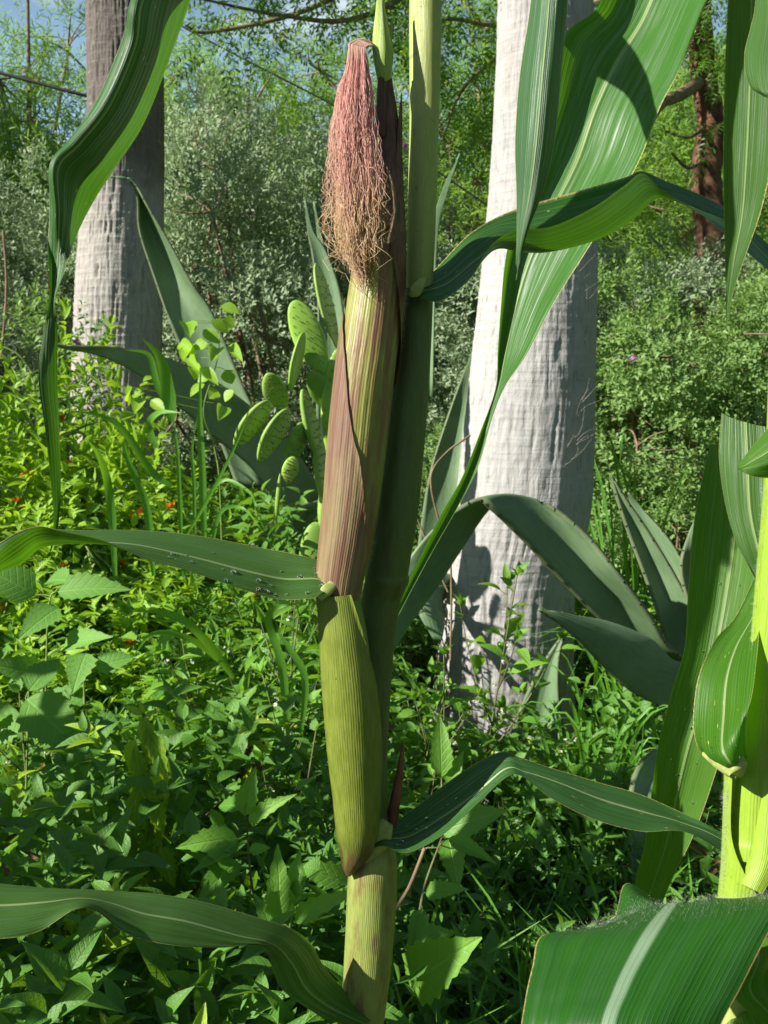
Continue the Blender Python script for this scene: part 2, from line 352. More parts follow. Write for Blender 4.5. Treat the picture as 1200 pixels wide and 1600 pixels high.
# ------------------------------------------------------------------ leaf templates and scattering
def leaf_template(rows=6, widest=.4, fold=.12, droop=.15, tooth=0, power=1.0):
    """unit leaf: y 0..1 along, x across (half width .5), z up; 3 columns"""
    t = np.linspace(0, 1, rows); a = widest
    w = np.where(t < a, np.sin(np.clip(t/a, 0, 1)*pi/2)**.8, np.cos(np.clip((t-a)/(1-a), 0, 1)*pi/2)**power)*.5
    w = np.maximum(w, .015)
    if tooth: w = w*(1+tooth*((np.arange(rows) % 2)*2-1)*(t > .12)*(t < .95))
    z = -droop*t**2
    v = np.zeros((rows, 3, 3)); v[:, :, 1] = t[:, None]
    v[:, 0, 0] = -w; v[:, 2, 0] = w; v[:, :, 2] = z[:, None]; v[:, 0, 2] += w*fold*2; v[:, 2, 2] += w*fold*2
    if tooth: v[:, 0, 1] += tooth*.10; v[:, 2, 1] += tooth*.10
    uv = np.zeros((rows, 3, 2)); uv[:, :, 1] = t[:, None]; uv[:, 0, 0] = .5-w; uv[:, 1, 0] = .5; uv[:, 2, 0] = .5+w
    return v.reshape(-1, 3), grid_faces(rows, 3), uv.reshape(-1, 2)
def hex_template(fold=.15, droop=.1, a=.35, b=.45):
    v = np.array([[0, 0, 0], [a*.7, .32, fold*.3], [b, .70, fold*.4-droop*.4], [0, 1, -droop], [-b, .70, fold*.4-droop*.4], [-a*.7, .32, fold*.3]])
    f = np.array([[0, 1, 2, 3], [0, 3, 4, 5]]); uv = np.stack([v[:, 0]+.5, v[:, 1]], -1); return v, f, uv
def pinnate_template(pairs=6, ll=.20, lw=.062, curve=.25, seed=0):
    r = np.random.default_rng(seed); V = []; F = []; U = []; n = 0
    h, hf, hu = hex_template(.1, .15, .5, .4)
    def put(o, d, l, w):
        nonlocal n
        d = d/np.linalg.norm(d); x = np.cross(d, [0, 0, 1.]); x /= np.linalg.norm(x); z = np.cross(x, d)
        q = np.array(o)+h[:, :1]*w*x+h[:, 1:2]*l*d+h[:, 2:]*l*.5*z; V.append(q); F.append(hf+n); U.append(hu); n += len(q)
    for i in range(pairs):
        t = .18+.74*i/(pairs-1); o = np.array([0, t, -curve*t*t]); k = ll*(1-.35*abs(t-.5)*2)
        for s in (-1, 1): put(o, np.array([s*1.0, .55+r.normal()*.1, -.25-curve*t+r.normal()*.12]), k*(.9+.2*r.random()), lw)
    put(np.array([0, .95, -curve*.9]), np.array([0, 1, -.6]), ll, lw)
    t = np.linspace(0, 1, 5); w = .006; q = np.zeros((5, 2, 3)); q[:, :, 1] = t[:, None]; q[:, 0, 0] = -w; q[:, 1, 0] = w; q[:, :, 2] = (-curve*t**2)[:, None]
    V.append(q.reshape(-1, 3)); F.append(grid_faces(5, 2)+n); U.append(np.zeros((10, 2)))
    return np.vstack(V), np.vstack(F), np.vstack(U)
def scatter(mb, tpl, pos, d, nrm, sl, sw, rnd, mi=0):
    v, f, uv = tpl; N = len(pos)
    if N == 0: return
    d = norm(d); x = norm(np.cross(d, nrm)); z = np.cross(x, d)
    sl = np.broadcast_to(np.asarray(sl, float), (N,)); sw = np.broadcast_to(np.asarray(sw, float), (N,))
    V = pos[:, None]+v[None, :, :1]*(x*sw[:, None])[:, None]+v[None, :, 1:2]*(d*sl[:, None])[:, None]+v[None, :, 2:]*(z*sl[:, None])[:, None]
    Fc = f[None]+(np.arange(N)*len(v))[:, None, None]
    mb.add(V, Fc, np.broadcast_to(uv[None], (N,)+uv.shape), np.repeat(np.broadcast_to(rnd, (N,)), len(v)), mi)
SMALL = hex_template(); OVATE = leaf_template(6, .36, .14, .22); LANCE = leaf_template(7, .32, .14, .30)
TOOTH = leaf_template(13, .30, .10, .28, .13); NARROW = hex_template(.1, .12, .25, .2); BIG = leaf_template(17, .30, .10, .25, .09)
ROUND = leaf_template(7, .42, .15, .12, 0, .8)
PINN = [pinnate_template(6, seed=k) for k in range(3)]

def rdir(r, n): return norm(r.normal(size=(n, 3)))
def shoots(mb, r, pos, out, n, length, ll, lw, tpl, spread=.9, mi=0, stem=0, rbias=0.0, opp=False):
    """leafy shoots: n leaves spiralling up each short twig"""
    N = len(pos); out = norm(out); a = norm(np.cross(out, rdir(r, N))); b = np.cross(out, a)
    L_ = length*(.6+.8*r.random(N)); ph0 = r.random(N)*6.28; sr = r.random(N)
    for k in range(n):
        t = (k+.6)/n; ph = ph0+k*(2.4 if not opp else (pi/2*(k//2)+pi*(k % 2)))
        rad = a*np.cos(ph)[:, None]+b*np.sin(ph)[:, None]
        sp = spread*(1.15-.6*t)
        d = out*math.cos(sp)+rad*math.sin(sp)+r.normal(size=(N, 3))*.16
        p = pos+out*(L_*t)[:, None]; sc = (1.1-.5*t)*(.75+.5*r.random(N))
        scatter(mb, tpl, p, d, norm(out*.8+np.array([0, 0, .5])-rad*.2), ll*sc, lw*sc, np.clip(sr*.5+r.random(N)*.4+t*.15+rbias, 0, 1), mi)
def lump_shell(r, lumps, n, inner=.62, cull=.55, hole=.55):
    """points in the outer part of a union of balls, with outward directions; holes come from a noise mask"""
    lumps = np.asarray(lumps, float); w = lumps[:, 3]**2; i = r.choice(len(lumps), n, p=w/w.sum())
    d = rdir(r, n); rr = lumps[i, 3]*(inner+(1.05-inner)*r.random(n)**.6)*(1+.12*r.normal(size=n)*.6)
    p = lumps[i, :3]+d*rr[:, None]; q = p*8.5; keep = (np.sin(q[:, 0]+1.7*np.sin(q[:, 2]*.6))+np.sin(q[:, 1]+2)+np.sin(q[:, 2]*1.1+np.sin(q[:, 0]*.7))) > -hole
    for L_ in lumps: keep &= np.linalg.norm(p-L_[:3], axis=1) > L_[3]*cull
    return p[keep], d[keep]

# ------------------------------------------------------------------ ground, far wood
def ground():
    g = MB(); n = 90; a = np.concatenate([np.linspace(-900, -14, 12)[:-1], np.linspace(-14, 14, n-22), np.linspace(14, 900, 12)[1:]])
    b = np.concatenate([np.linspace(-900, -2, 10)[:-1], np.linspace(-2, 24, 66), np.linspace(24, 1500, 12)[1:]])
    X, Y = np.meshgrid(a, b); Z = (vnoise(X*1.3+50, Y*1.3+50, 3)-.5)*.06*((abs(X) < 14) & (Y < 24))
    g.add(np.stack([X, Y, Z-.0], -1), grid_faces(len(b), len(a)), np.stack([X, Y], -1))
    tag(g.build('ground', M['soil']), kind='structure')
ground()

# ------------------------------------------------------------------ trunks
def palm(name, st, d0, mat, label, top_extra, seed, zr=1.0, fibre=False):
    """st: (left x, right x, y) in the photograph at depth d0, foot to top"""
    st = np.array(st, float); s = cr(np.stack([(st[:, 0]+st[:, 1])/2, st[:, 2], (st[:, 1]-st[:, 0])/2], -1), 12)
    dd = d0/(math.cos(PITCH)-(s[:, 1]-800)/FPX*math.sin(PITCH))      # a plumb trunk: the same world depth all the way up
    c = PA(np.stack([s[:, 0], s[:, 1], dd], -1)); rad = s[:, 2]*pxm(dd)
    # carry the trunk down into the soil and up beyond the picture
    lo = c[0]+(c[0]-c[6])*0; k = np.linspace(0, 1, 8)[1:]
    up = c[-1]+(c[-1]-c[-14])/np.linalg.norm(c[-1]-c[-14])*(k[:, None]*top_extra)
    c = np.vstack([c, up]); rad = np.concatenate([rad, np.full(7, rad[-1])*(1-.08*k)])
    q = cr(np.column_stack([c, rad]), 7); base = q[0, :3].copy(); base[2] = 0
    root = empty('palm_tree', base, label, 'palm tree', 'smooth grey palm trunks')
    s_ = np.concatenate([[0], np.cumsum(np.linalg.norm(np.diff(q[:, :3], axis=0), axis=1))])
    nn = int(s_[-1]/.006); ss = np.linspace(0, s_[-1], nn); Q = np.stack([np.interp(ss, s_, q[:, i]) for i in range(4)], -1)
    m = 220; th = np.arange(m)/m*2*pi; V, U = np.meshgrid(ss, th, indexing='ij')
    u = U*Q[0, 3]
    ring = (V+.012*vnoise(U*6, V*9, seed+5))/.042; fr = ring-np.floor(ring)
    rr = .0030*(fr**2)*vnoise(U*11, np.floor(ring)*3.7, seed+1)+.0035*(vnoise(U*26, V*9, seed)-.5)+.0035*(vnoise(U*55, V*12, seed+2)-.5)+.012*(vnoise(U*1.6+9, V*2.1, seed+3)-.5)
    crack = vnoise(U*38, V*9, seed+7); rr -= .005*np.clip((.30-crack)/.12, 0, 1)
    # drop the wrap seam by fading noise there (seam faces away from the camera)
    fade = np.clip(np.minimum(U, 2*pi-U)/.25, 0, 1); rr *= fade
    ang = U+pi/2; Rr = Q[:, 3][:, None]+rr*zr
    X = Q[:, 0][:, None]+Rr*np.cos(ang); Y = Q[:, 1][:, None]+Rr*np.sin(ang); Z = np.broadcast_to(Q[:, 2][:, None], X.shape)
    g = MB(); g.add(np.stack([X, Y, Z], -1), grid_faces(nn, m, True), np.stack([U/(2*pi), V], -1))
    if fibre:
        r = np.random.default_rng(5)
        for (x, y, n, a) in ((905, 440, 14, 55), (900, 690, 9, 40), (915, 520, 4, 75), (918, 630, 5, 70)):
            for k in range(n):
                p0 = P(x+r.normal()*8-18, y+r.normal()*12+20, 3.72); aa = R(a+r.normal()*13); l = .06+.09*r.random()
                e = p0+np.array([math.cos(aa)*l, -.03+r.normal()*.02, math.sin(aa)*l]); mid = (p0+e)/2+r.normal(size=3)*.012+np.array([0, -.012, 0])
                tube(g, cr([p0, mid, e], 4), np.linspace(.0009, .0003, 9), 3, mi=1)
    g.build('trunk', [mat, M['fibre']], root); return root, Q
pr, QR = palm('palm_tree', [(660, 905, 1215), (668, 902, 1150), (675, 898, 1100), (686, 896, 1000), (697, 900, 900), (710, 922, 800), (722, 928, 700), (734, 930, 600), (745, 931, 500), (755, 932, 400), (764, 931, 300), (770, 930, 200), (775, 928, 100), (778, 926, 0)], 3.9, M['palm_pale'],
              'thick pale grey palm trunk right of the corn ear, nearer and whiter of the two', 1.6, 11, .7, True)
pl, QL = palm('palm_tree', [(98, 262, 1000), (104, 258, 900), (108, 252, 780), (112, 250, 650), (116, 252, 560), (120, 253, 480), (126, 254, 380), (131, 254, 300), (135, 254, 200), (137, 254, 100), (138, 254, 0)], 6.0, M['palm_grey'],
              'grey palm trunk at the left, dark brown bark on its upper half', 2.2, 31, 1.5)

# ------------------------------------------------------------------ shrubs
def shrub_proto(name, seed, lumps, nshoot, mats, ll, lw, tpl, nleaf=10, slen=.10, spread=.95, opp=False, flowers=0, fsize=.02, upb=.45, branches=True, label='', cat='shrub', group=None, fname='flower', inner=.62):
    r = np.random.default_rng(seed); root = empty(name, (0, 0, 0), label, cat, group)
    p, d = lump_shell(r, lumps, nshoot, inner); keep = p[:, 2] > .03; p = p[keep]; d = d[keep]
    out = norm(d+np.array([0, 0, upb])+r.normal(size=d.shape)*.35)
    g = MB(); shoots(g, r, p, out, nleaf, slen, ll, lw, tpl, spread, opp=opp); g.build('foliage', mats[0], root)
    if branches:
        b = MB(); L_ = np.asarray(lumps)
        for q in L_:
            b0 = np.array([r.normal()*.06, r.normal()*.06, 0]); c = q[:3]; m_ = (b0+c)/2+r.normal(size=3)*.08
            tube(b, cr([b0, m_, c], 6), np.linspace(.022, .009, 13), 6)
            for k in range(6):
                e = c+rdir(r, 1)[0]*q[3]*(.8+.2*r.random()); m2 = (c+e)/2+r.normal(size=3)*.04
                tube(b, cr([c, m2, e], 4), np.linspace(.007, .002, 9), 4)
        b.build('branches', mats[1], root)
    for k in r.choice(len(p), flowers) if flowers else ():
        f = MB(); q = norm(rdir(r, 6)+out[k]*.5); scatter(f, hex_template(.2, .2, .6, .6), np.repeat((p[k]+out[k]*slen*.9)[None], 6, 0), q, rdir(r, 6), fsize, fsize*.8, .5)
        f.build(fname, mats[2], root)
    return root
def lumps_for(seed, R0, H, n, rs=(.28, .5)):
    r = np.random.default_rng(seed); out = []
    for k in range(n):
        t = (k+.5)/n; z = H*(.15+.8*t); w = R0*math.sqrt(max(.08, 1-((z/H-.45)/.62)**2)); a = k*2.4+r.random()*.8
        rad = w*(.35+.5*r.random()); out.append((rad*math.cos(a), rad*math.sin(a), z, (rs[0]+(rs[1]-rs[0])*r.random())*(1.0-.25*t)))
    return out
def ord_(n): return ['leftmost', 'second from the left', 'third from the left', 'fourth from the left', 'fifth from the left', 'sixth from the left', 'seventh from the left', 'eighth from the left', 'ninth from the left', 'tenth from the left', 'eleventh from the left', 'twelfth from the left', 'thirteenth from the left', 'fourteenth from the left', 'fifteenth from the left', 'sixteenth from the left'][n]
def place(proto, spots, first=[0]):
    """spots: (pixel x, depth, scale, rot, label, zscale)"""
    res = []
    for i, (x, d, sc, rz, lab, zs) in enumerate(spots):
        o = proto if i == 0 else copy_tree(proto)
        p = P(x, 800, d); o.location = (p[0], p[1], 0); o.rotation_euler = (0, 0, rz); o.scale = (sc, sc, sc*zs); o['label'] = lab; res.append(o)
    return res
sageA = shrub_proto('sage_shrub', 21, lumps_for(1, .95, 2.5, 15), 8200, (M['sage'], M['twig'], M['purple']), .042, .018, SMALL, 9, .12, flowers=6, fsize=.024, label='x', group='silver sage shrubs behind the palms')
sageB = shrub_proto('sage_shrub', 22, lumps_for(7, .95, 2.0, 13, (.30, .48)), 8600, (M['sage_green'], M['twig'], M['purple']), .040, .020, SMALL, 9, .11, flowers=4, label='x', group='green sage shrubs at the right')
place(sageA, [(430, 6.9, 1.0, .3, 'silvery sage shrub right behind the prickly pear cactus', 1.12),
              (330, 8.0, 1.1, 2.0, 'tall silvery sage shrub just right of the left palm trunk', 1.15),
              (60, 8.2, 1.1, 4.0, 'dark sage shrub filling the gap left of the left palm trunk', 1.02),
              (-90, 7.4, 1.0, 1.0, 'sage shrub at the far left edge under the cable', .95),
              (560, 7.8, 1.0, 5.0, 'silvery sage shrub partly hidden behind the corn ear', .98),
              (690, 6.8, 1.0, 3.4, 'sage shrub between the corn stalk and the pale palm', .88),
              (1010, 7.6, 1.0, 2.9, 'silvery sage shrub below the reddish tree trunk', .88)])
place(sageB, [(980, 5.6, .95, .2, 'rounded green sage shrub against the right side of the pale palm', .88),
              (1150, 5.2, .9, 2.2, 'bright green sage shrub at the right edge behind the young corn', .92),
              (1290, 6.2, 1.0, 4.2, 'green sage shrub half cut off by the right picture edge', 1.1),
              (690, 5.6, .8, 1.2, 'small green shrub just left of the pale palm base', .62),
              (1060, 4.9, .62, 5.2, 'low green shrub in front, above the agave leaves', .68)])

# ------------------------------------------------------------------ trees behind
def tree(name, label, base, lumps, nsh, mat, bark, ll, lw, tpl, nleaf, slen, trunk_r, seed, trunk_top, group=None, spread=1.0, inner=.25, droop=0.0):
    r = np.random.default_rng(seed); root = empty(name, base, label, 'tree', group); base = np.array(base)
    tb = MB(); top = base+np.array(trunk_top); m_ = (base+top)/2+r.normal(size=3)*.1
    tube(tb, cr([base, m_, top], 8), np.linspace(trunk_r, trunk_r*.7, 17)*(1+.08*r.normal(size=17)), 12)
    tb.build('trunk', bark, root)
    lb = MB(); L_ = np.array(lumps, float); L_[:, :3] += base
    for q in L_:
        c = q[:3]; m_ = (top+c)/2+r.normal(size=3)*.25*q[3]
        tube(lb, cr([top, m_, c], 6), np.linspace(trunk_r*.45, .015, 13), 6)
        for k in range(7):
            e = c+rdir(r, 1)[0]*q[3]*.95; m2 = (c+e)/2+r.normal(size=3)*.1
            tube(lb, cr([c, m2, e], 4), np.linspace(.018, .004, 9), 4)
    lb.build('branches', bark, root)
    p, d = lump_shell(r, L_, nsh, inner, inner*.9); out = norm(d+r.normal(size=d.shape)*.5+np.array([0, 0, .15-droop]))
    g = MB()
    if tpl == 'pinn':
        for k in range(3):
            s = slice(k, None, 3); scatter(g, PINN[k], p[s], out[s], norm(np.array([0, 0, 1.])+r.normal(size=p[s].shape)*.3), ll*(.7+.6*r.random(len(p[s]))), ll, r.random(len(p[s])))
    else: shoots(g, r, p, out, nleaf, slen, ll, lw, tpl, spread)
    g.build('crown', mat, root); return root
rg = np.random.default_rng(77)
def crownlumps(cx, cz, w, h, n, rs):
    return [(cx+rg.normal()*w*.42, rg.normal()*w*.3, cz+rg.normal()*h*.38, rs*(.6+.7*rg.random())) for _ in range(n)]
gm = 'feathery mesquite trees in the distance'
for (x, d, H, w, n, lab, sd_) in ((40, 15, 5.7, 2.4, 16, 'feathery light green tree at the upper left, left of the palm', 1), (300, 14, 5.1, 2.0, 14, 'feathery light green tree just right of the left palm', 2),
                             (470, 16, 5.3, 2.2, 14, 'pale feathery tree behind the top of the corn silk', 3), (-180, 13, 5.9, 2.2, 12, 'feathery tree cut off by the left picture edge', 4),
                             (700, 15, 6.6, 2.2, 12, 'light green tree seen between the stalk and pale palm', 5), (950, 17, 7.0, 2.6, 12, 'light green tree behind the reddish trunk', 6), (1180, 14, 6.6, 2.4, 12, 'light green tree at the upper right edge', 7)):
    p = P(x, 800, d); base = (p[0], p[1], 0)
    tree('mesquite_tree', lab, base, crownlumps(0, H*.60, w, H*.62, int(n*1.6), .85), 8500, M['mesquite'], M['twig'], .13, .030, NARROW, 9, .25, .11, 100+sd_, (0.1, 0, H*.35), gm)
# far wood behind everything
g = MB(); r = np.random.default_rng(9); n = 24000
x = (r.random(n)-.5)*60; y = 24+r.random(n)*9; h = 5.2+1.8*vnoise(x*.35+80, y*.1, 4)+.8*vnoise(x*1.4+80, y*.3, 6); z = r.random(n)**.7*h*.98
shoots(g, r, np.stack([x, y, z], -1), norm(np.array([0, -.6, .5])+r.normal(size=(n, 3))*.6), 7, .6, .34, .11, SMALL, 1.0)
n = 15000; a = r.uniform(R(32), R(328), n); rd = 13+4*r.random(n); hh = np.where((a > R(215)) & (a < R(280)), 3.6, 6.8)+.9*np.sin(a*7)+.6*np.sin(a*17); z = r.random(n)**.8*hh  # unseen tree ring added to hold back sky fill, lower towards the sun
shoots(g, r, np.stack([rd*np.sin(a), rd*np.cos(a), z], -1), norm(np.stack([-np.sin(a)*.6, -np.cos(a)*.6, .5+0*a], -1)+r.normal(size=(n, 3))*.6), 6, .6, .40, .15, SMALL, 1.0)
tag(g.build('far_wood_and_sky_screen', M['mesquite']), 'green wood closing off the background, plus an unseen ring added to block sky light', 'wood', None, 'stuff')
# neem-like tree with reddish trunk: crown hangs over the top of the picture
tb_ = P(1106, 800, 8.2); nb = np.array([tb_[0], tb_[1], 0])
neem = empty('neem_tree', nb, 'tree with reddish trunk at the upper right and hanging feather-shaped leaves along the top', 'tree')
g = MB(); tube(g, cr([nb, P(1112, 420, 8.2), P(1104, 290, 8.2), P(1110, 190, 8.2), P(1098, 110, 8.2), P(1090, -60, 8.1)], 8), np.linspace(.13, .085, 41)*(1+.06*np.sin(np.arange(41)*1.7)), 14); g.build('trunk', M['redbark'], neem)
g = MB(); top = P(1090, -60, 8.1)
twigs = [[(1090, 130, 8.1), (1060, 150, 7.6), (1030, 165, 7.3), (1005, 215, 7.1)], [(1098, 200, 8.1), (1075, 215, 7.9), (1040, 205, 7.8)], [(1100, 250, 8.1), (1075, 262, 7.8), (1050, 240, 7.6)]]
for t_ in twigs[1:]: tube(g, cr([P(*q) for q in t_], 6), np.linspace(.018, .008, len(t_)*6-5), 6)
tube(g, cr([P(*q) for q in twigs[0]], 6), np.linspace(.05, .028, 19), 8)
limbs = [[(1090, -60, 8.1), (900, -110, 7.2), (700, -40, 6.6), (560, 28, 6.2), (440, 24, 6.1), (300, -5, 6.0)], [(1090, -60, 8.1), (880, -30, 7.4), (790, 36, 7.0), (700, 30, 6.8), (640, 60, 6.6)],
         [(1090, -60, 8.1), (860, -160, 7.0), (620, -60, 6.4), (480, 15, 6.4), (330, 50, 6.3), (290, 40, 6.2)], [(1090, -60, 8.1), (900, 20, 7.6), (740, 120, 7.2), (690, 220, 7.1)], [(1090, -60, 8.1), (1140, -40, 7.8), (1180, 40, 7.4)], [(1090, -60, 8.1), (1000, -50, 7.6), (980, 60, 7.2)]]
for t_ in limbs: tube(g, cr([P(*q) for q in t_], 8), np.linspace(.030, .006, len(t_)*8-7), 7)
g.build('branches', M['twig'], neem)
g = MB(); r = np.random.default_rng(31)
def poly_region(r, n, x0, x1, ylow, d0, d1):
    x = x0+(x1-x0)*r.random(n); yl = np.interp(x, *ylow)+(vnoise(x/28+7, x*0+3, 8)-.5)*55; y = -120+(yl+120)*r.random(n); return np.stack([x, y, d0+(d1-d0)*r.random(n)], -1)
pts = np.vstack([poly_region(r, 520, 285, 640, ([285, 330, 420, 470, 540, 590, 640], [60, 92, 70, 85, 20, 20, 95]), 5.8, 6.8),
                 poly_region(r, 620, 610, 800, ([610, 660, 700, 760, 800], [60, 110, 210, 260, 150]), 6.4, 7.6),
                 poly_region(r, 420, 930, 1260, ([930, 1010, 1060, 1130, 1200, 1260], [40, 60, 130, 110, 90, 80]), 7.0, 8.6),
                 poly_region(r, 260, 1000, 1260, ([1000, 1260], [210, 190]), 7.4, 8.8)])
keep = vnoise(pts[:, 0]/22+5, pts[:, 1]/22+11, 12) > .30; pts = pts[keep]
pw = PA(pts)
# crown part overhead, outside the picture
ov = np.stack([r.normal(size=500)*1.6+1.2, 6.6+r.normal(size=500)*1.1, 3.75+abs(r.normal(size=500))*.8], -1); pw = np.vstack([pw, ov])
for k in range(3):
    s = slice(k, None, 3); q = pw[s]; m_ = len(q)
    scatter(g, PINN[k], q, norm(np.array([0, 0, -.35])+r.normal(size=(m_, 3))*np.array([.8, .6, .35])), norm(np.array([0, -.35, 1.])+r.normal(size=(m_, 3))*.4), .25*(.7+.5*r.random(m_)), .25, r.random(m_))
g.build('crown', M['neem'], neem)

# ------------------------------------------------------------------ cable
g = MB(); c0 = [P(-60, 98, 9.0), P(0, 114, 9.2), P(135, 150, 9.6), P(260, 90, 8), P(390, 100, 7.6), P(520, 166, 7.4), P(700, 250, 7.6)]
c0 = [P(-300, 40, 8.4), P(0, 114, 8.4), P(140, 151, 8.4), P(200, 162, 8.6)]
tube(g, cr(c0, 8), .013, 8); tag(g.build('utility_cable', M['cable']), 'black cable sagging behind the left palm trunk, upper left', 'cable')
g = MB(); tube(g, cr([P(200, -10, 8.0), P(290, 44, 8.0), P(390, 97, 8.0), P(520, 164, 8.0), P(620, 225, 8.0), P(760, 320, 8.0)], 8), .007, 8)
tag(g.build('guy_wire', M['cable']), 'thin dark wire slanting down behind the corn silk', 'wire')

# ------------------------------------------------------------------ agaves
def blade(mb, st, ns=10, nc=13, sag=0.0, ripple=0, seed=0, edge_ripple=0.0, rnd=.5, vscale=10.0):
    """st rows: A(x,y,d) M(x,y,d) B(x,y,d), pixel and depth; a quadratic section through A, M, B"""
    q = cr(np.array(st, float).reshape(len(st), 3, 3), ns); W_ = PA(q); n = len(W_); t = np.linspace(0, 1, nc)
    la, lm, lb = 2*(t-.5)*(t-1), -4*t*(t-1), 2*t*(t-.5)
    V = W_[:, 0][:, None]*la[None, :, None]+W_[:, 1][:, None]*lm[None, :, None]+W_[:, 2][:, None]*lb[None, :, None]
    s = np.concatenate([[0], np.cumsum(np.linalg.norm(np.diff(W_[:, 1], axis=0), axis=1))])
    du = np.gradient(V, axis=0); dv = np.gradient(V, axis=1); N = norm(np.cross(du, dv))
    wid = np.linalg.norm(W_[:, 2]-W_[:, 0], axis=1)
    if edge_ripple:
        e = (abs(2*t-1)**2)[None]; r = np.random.default_rng(seed)
        amp = edge_ripple*np.minimum(1, wid/.04)[:, None]
        wv = np.sin(s[:, None]/.055+np.where(t < .5, 0, 1.9)[None]+r.random()*6)+.5*np.sin(s[:, None]/.023+np.where(t < .5, 2, 0)[None])
        V = V+N*(amp*e*wv)[..., None]
    # shallow pleats along the blade
    V = V+N*((.0005*np.sin(t*pi*9)[None])*np.minimum(1, wid/.05)[:, None])[..., None]
    uv = np.stack(np.broadcast_arrays(t[None], s[:, None]*vscale), -1)
    mb.add(V, grid_faces(n, nc), uv, rnd); return V, N
def thick(o, t, off=0):
    m = o.modifiers.new('thickness', 'SOLIDIFY'); m.thickness = t; m.offset = off; return o
def spines(mb, V, N, l):
    for e, s in ((0, 1), (-1, -2)):
        E = V[:, e]; O = norm(V[:, e]-V[:, s])
        for i in range(3, len(E)-3, 5):
            b_ = E[i]-O[i]*.002; tube(mb, np.array([b_, b_+O[i]*l*.6+np.array([0, 0, l*.15]), b_+O[i]*l+np.array([0, 0, l*.4])]), [l*.3, l*.18, .0003], 4)
def ag_leaf(root, st, t=.010, sp=.008):
    g = MB(); V, N = blade(g, st, 10, 15); 
    if sp: spines(g, V, N, sp*.2)
    thick(g.build('leaf', M['agave'], root), t, 0)
ab = P(1090, 1130, 3.05); ab[2] = 0
ag = empty('agave_plant', ab, 'large blue-green agave with arching leaves in front of the pale palm base', 'agave', 'agaves around the palms')
ag_leaf(ag, [[(1045, 1075, 3.1), (1070, 1052, 3.14), (1105, 1040, 3.1)], [(985, 1010, 3.05), (1010, 1005, 3.09), (1050, 1015, 3.05)], [(925, 955, 3.0), (965, 945, 3.05), (1015, 962, 3.0)], [(870, 898, 2.95), (915, 890, 3.02), (965, 895, 2.97)],
             [(820, 845, 2.9), (865, 828, 3.0), (915, 835, 2.98)], [(768, 795, 2.85), (820, 785, 2.98), (855, 790, 3.0)], [(745, 782, 2.85), (775, 776, 2.92), (798, 779, 3.02)], [(692, 812, 2.84), (722, 806, 2.88), (765, 792, 2.98)],
             [(642, 868, 2.84), (675, 868, 2.86), (724, 850, 2.93)], [(608, 932, 2.84), (640, 935, 2.85), (684, 912, 2.9)], [(597, 985, 2.84), (615, 990, 2.85), (644, 968, 2.87)], [(594, 1040, 2.85), (596, 1042, 2.85), (600, 1038, 2.85)]], .012)
ag_leaf(ag, [[(1045, 1110, 2.95), (1075, 1070, 2.98), (1105, 1030, 3.0)], [(985, 1080, 2.9), (1030, 1050, 2.93), (1055, 1035, 2.98)], [(940, 1040, 2.85), (985, 1012, 2.88), (1015, 1000, 2.94)], [(905, 1003, 2.8), (935, 985, 2.83), (955, 975, 2.88)], [(870, 972, 2.76), (885, 966, 2.78), (895, 962, 2.8)], [(842, 953, 2.74), (843, 952, 2.74), (845, 952, 2.74)]], .012)
ag_leaf(ag, [[(1070, 1110, 3.2), (1090, 1110, 3.22), (1130, 1080, 3.2)], [(1045, 1010, 3.2), (1070, 1010, 3.24), (1100, 990, 3.2)], [(1015, 920, 3.2), (1035, 920, 3.24), (1058, 905, 3.2)], [(985, 840, 3.2), (998, 838, 3.23), (1012, 830, 3.2)], [(966, 785, 3.2), (972, 783, 3.21), (978, 780, 3.2)], [(953, 742, 3.2), (954, 742, 3.2), (955, 741, 3.2)]], .010)
ag_leaf(ag, [[(1110, 1080, 3.35), (1130, 1080, 3.38), (1150, 1060, 3.35)], [(1060, 960, 3.4), (1080, 955, 3.44), (1100, 940, 3.4)], [(1020, 870, 3.45), (1035, 862, 3.48), (1050, 850, 3.45)], [(990, 800, 3.5), (995, 797, 3.5), (1002, 793, 3.5)], [(980, 770, 3.5), (981, 770, 3.5), (982, 769, 3.5)]], .010)
ag_leaf(ag, [[(1095, 1080, 3.3), (1120, 1070, 3.3), (1140, 1060, 3.3)], [(1085, 980, 3.2), (1110, 980, 3.25), (1135, 960, 3.2)], [(1065, 900, 3.2), (1082, 900, 3.24), (1100, 880, 3.2)], [(1070, 850, 3.2), (1080, 850, 3.2), (1090, 840, 3.2)], [(1090, 800, 3.2), (1091, 800, 3.2), (1092, 800, 3.2)]], .010)
ag_leaf(ag, [[(790, 1180, 3.35), (840, 1200, 3.36), (890, 1180, 3.3)], [(808, 1120, 3.35), (845, 1130, 3.37), (875, 1110, 3.32)], [(835, 1060, 3.35), (855, 1065, 3.36), (872, 1050, 3.33)], [(862, 1015, 3.35), (870, 1015, 3.35), (877, 1010, 3.34)], [(886, 985, 3.34), (886, 985, 3.34), (887, 984, 3.34)]], .010)
ag_leaf(ag, [[(1080, 1150, 2.95), (1110, 1170, 2.97), (1140, 1150, 3.0)], [(1010, 1180, 2.8), (1040, 1200, 2.82), (1075, 1170, 2.88)], [(985, 1240, 2.65), (1010, 1255, 2.67), (1050, 1230, 2.7)], [(985, 1340, 2.55), (1005, 1345, 2.56), (1030, 1320, 2.6)], [(990, 1420, 2.5), (991, 1421, 2.5), (993, 1420, 2.5)]], .012)
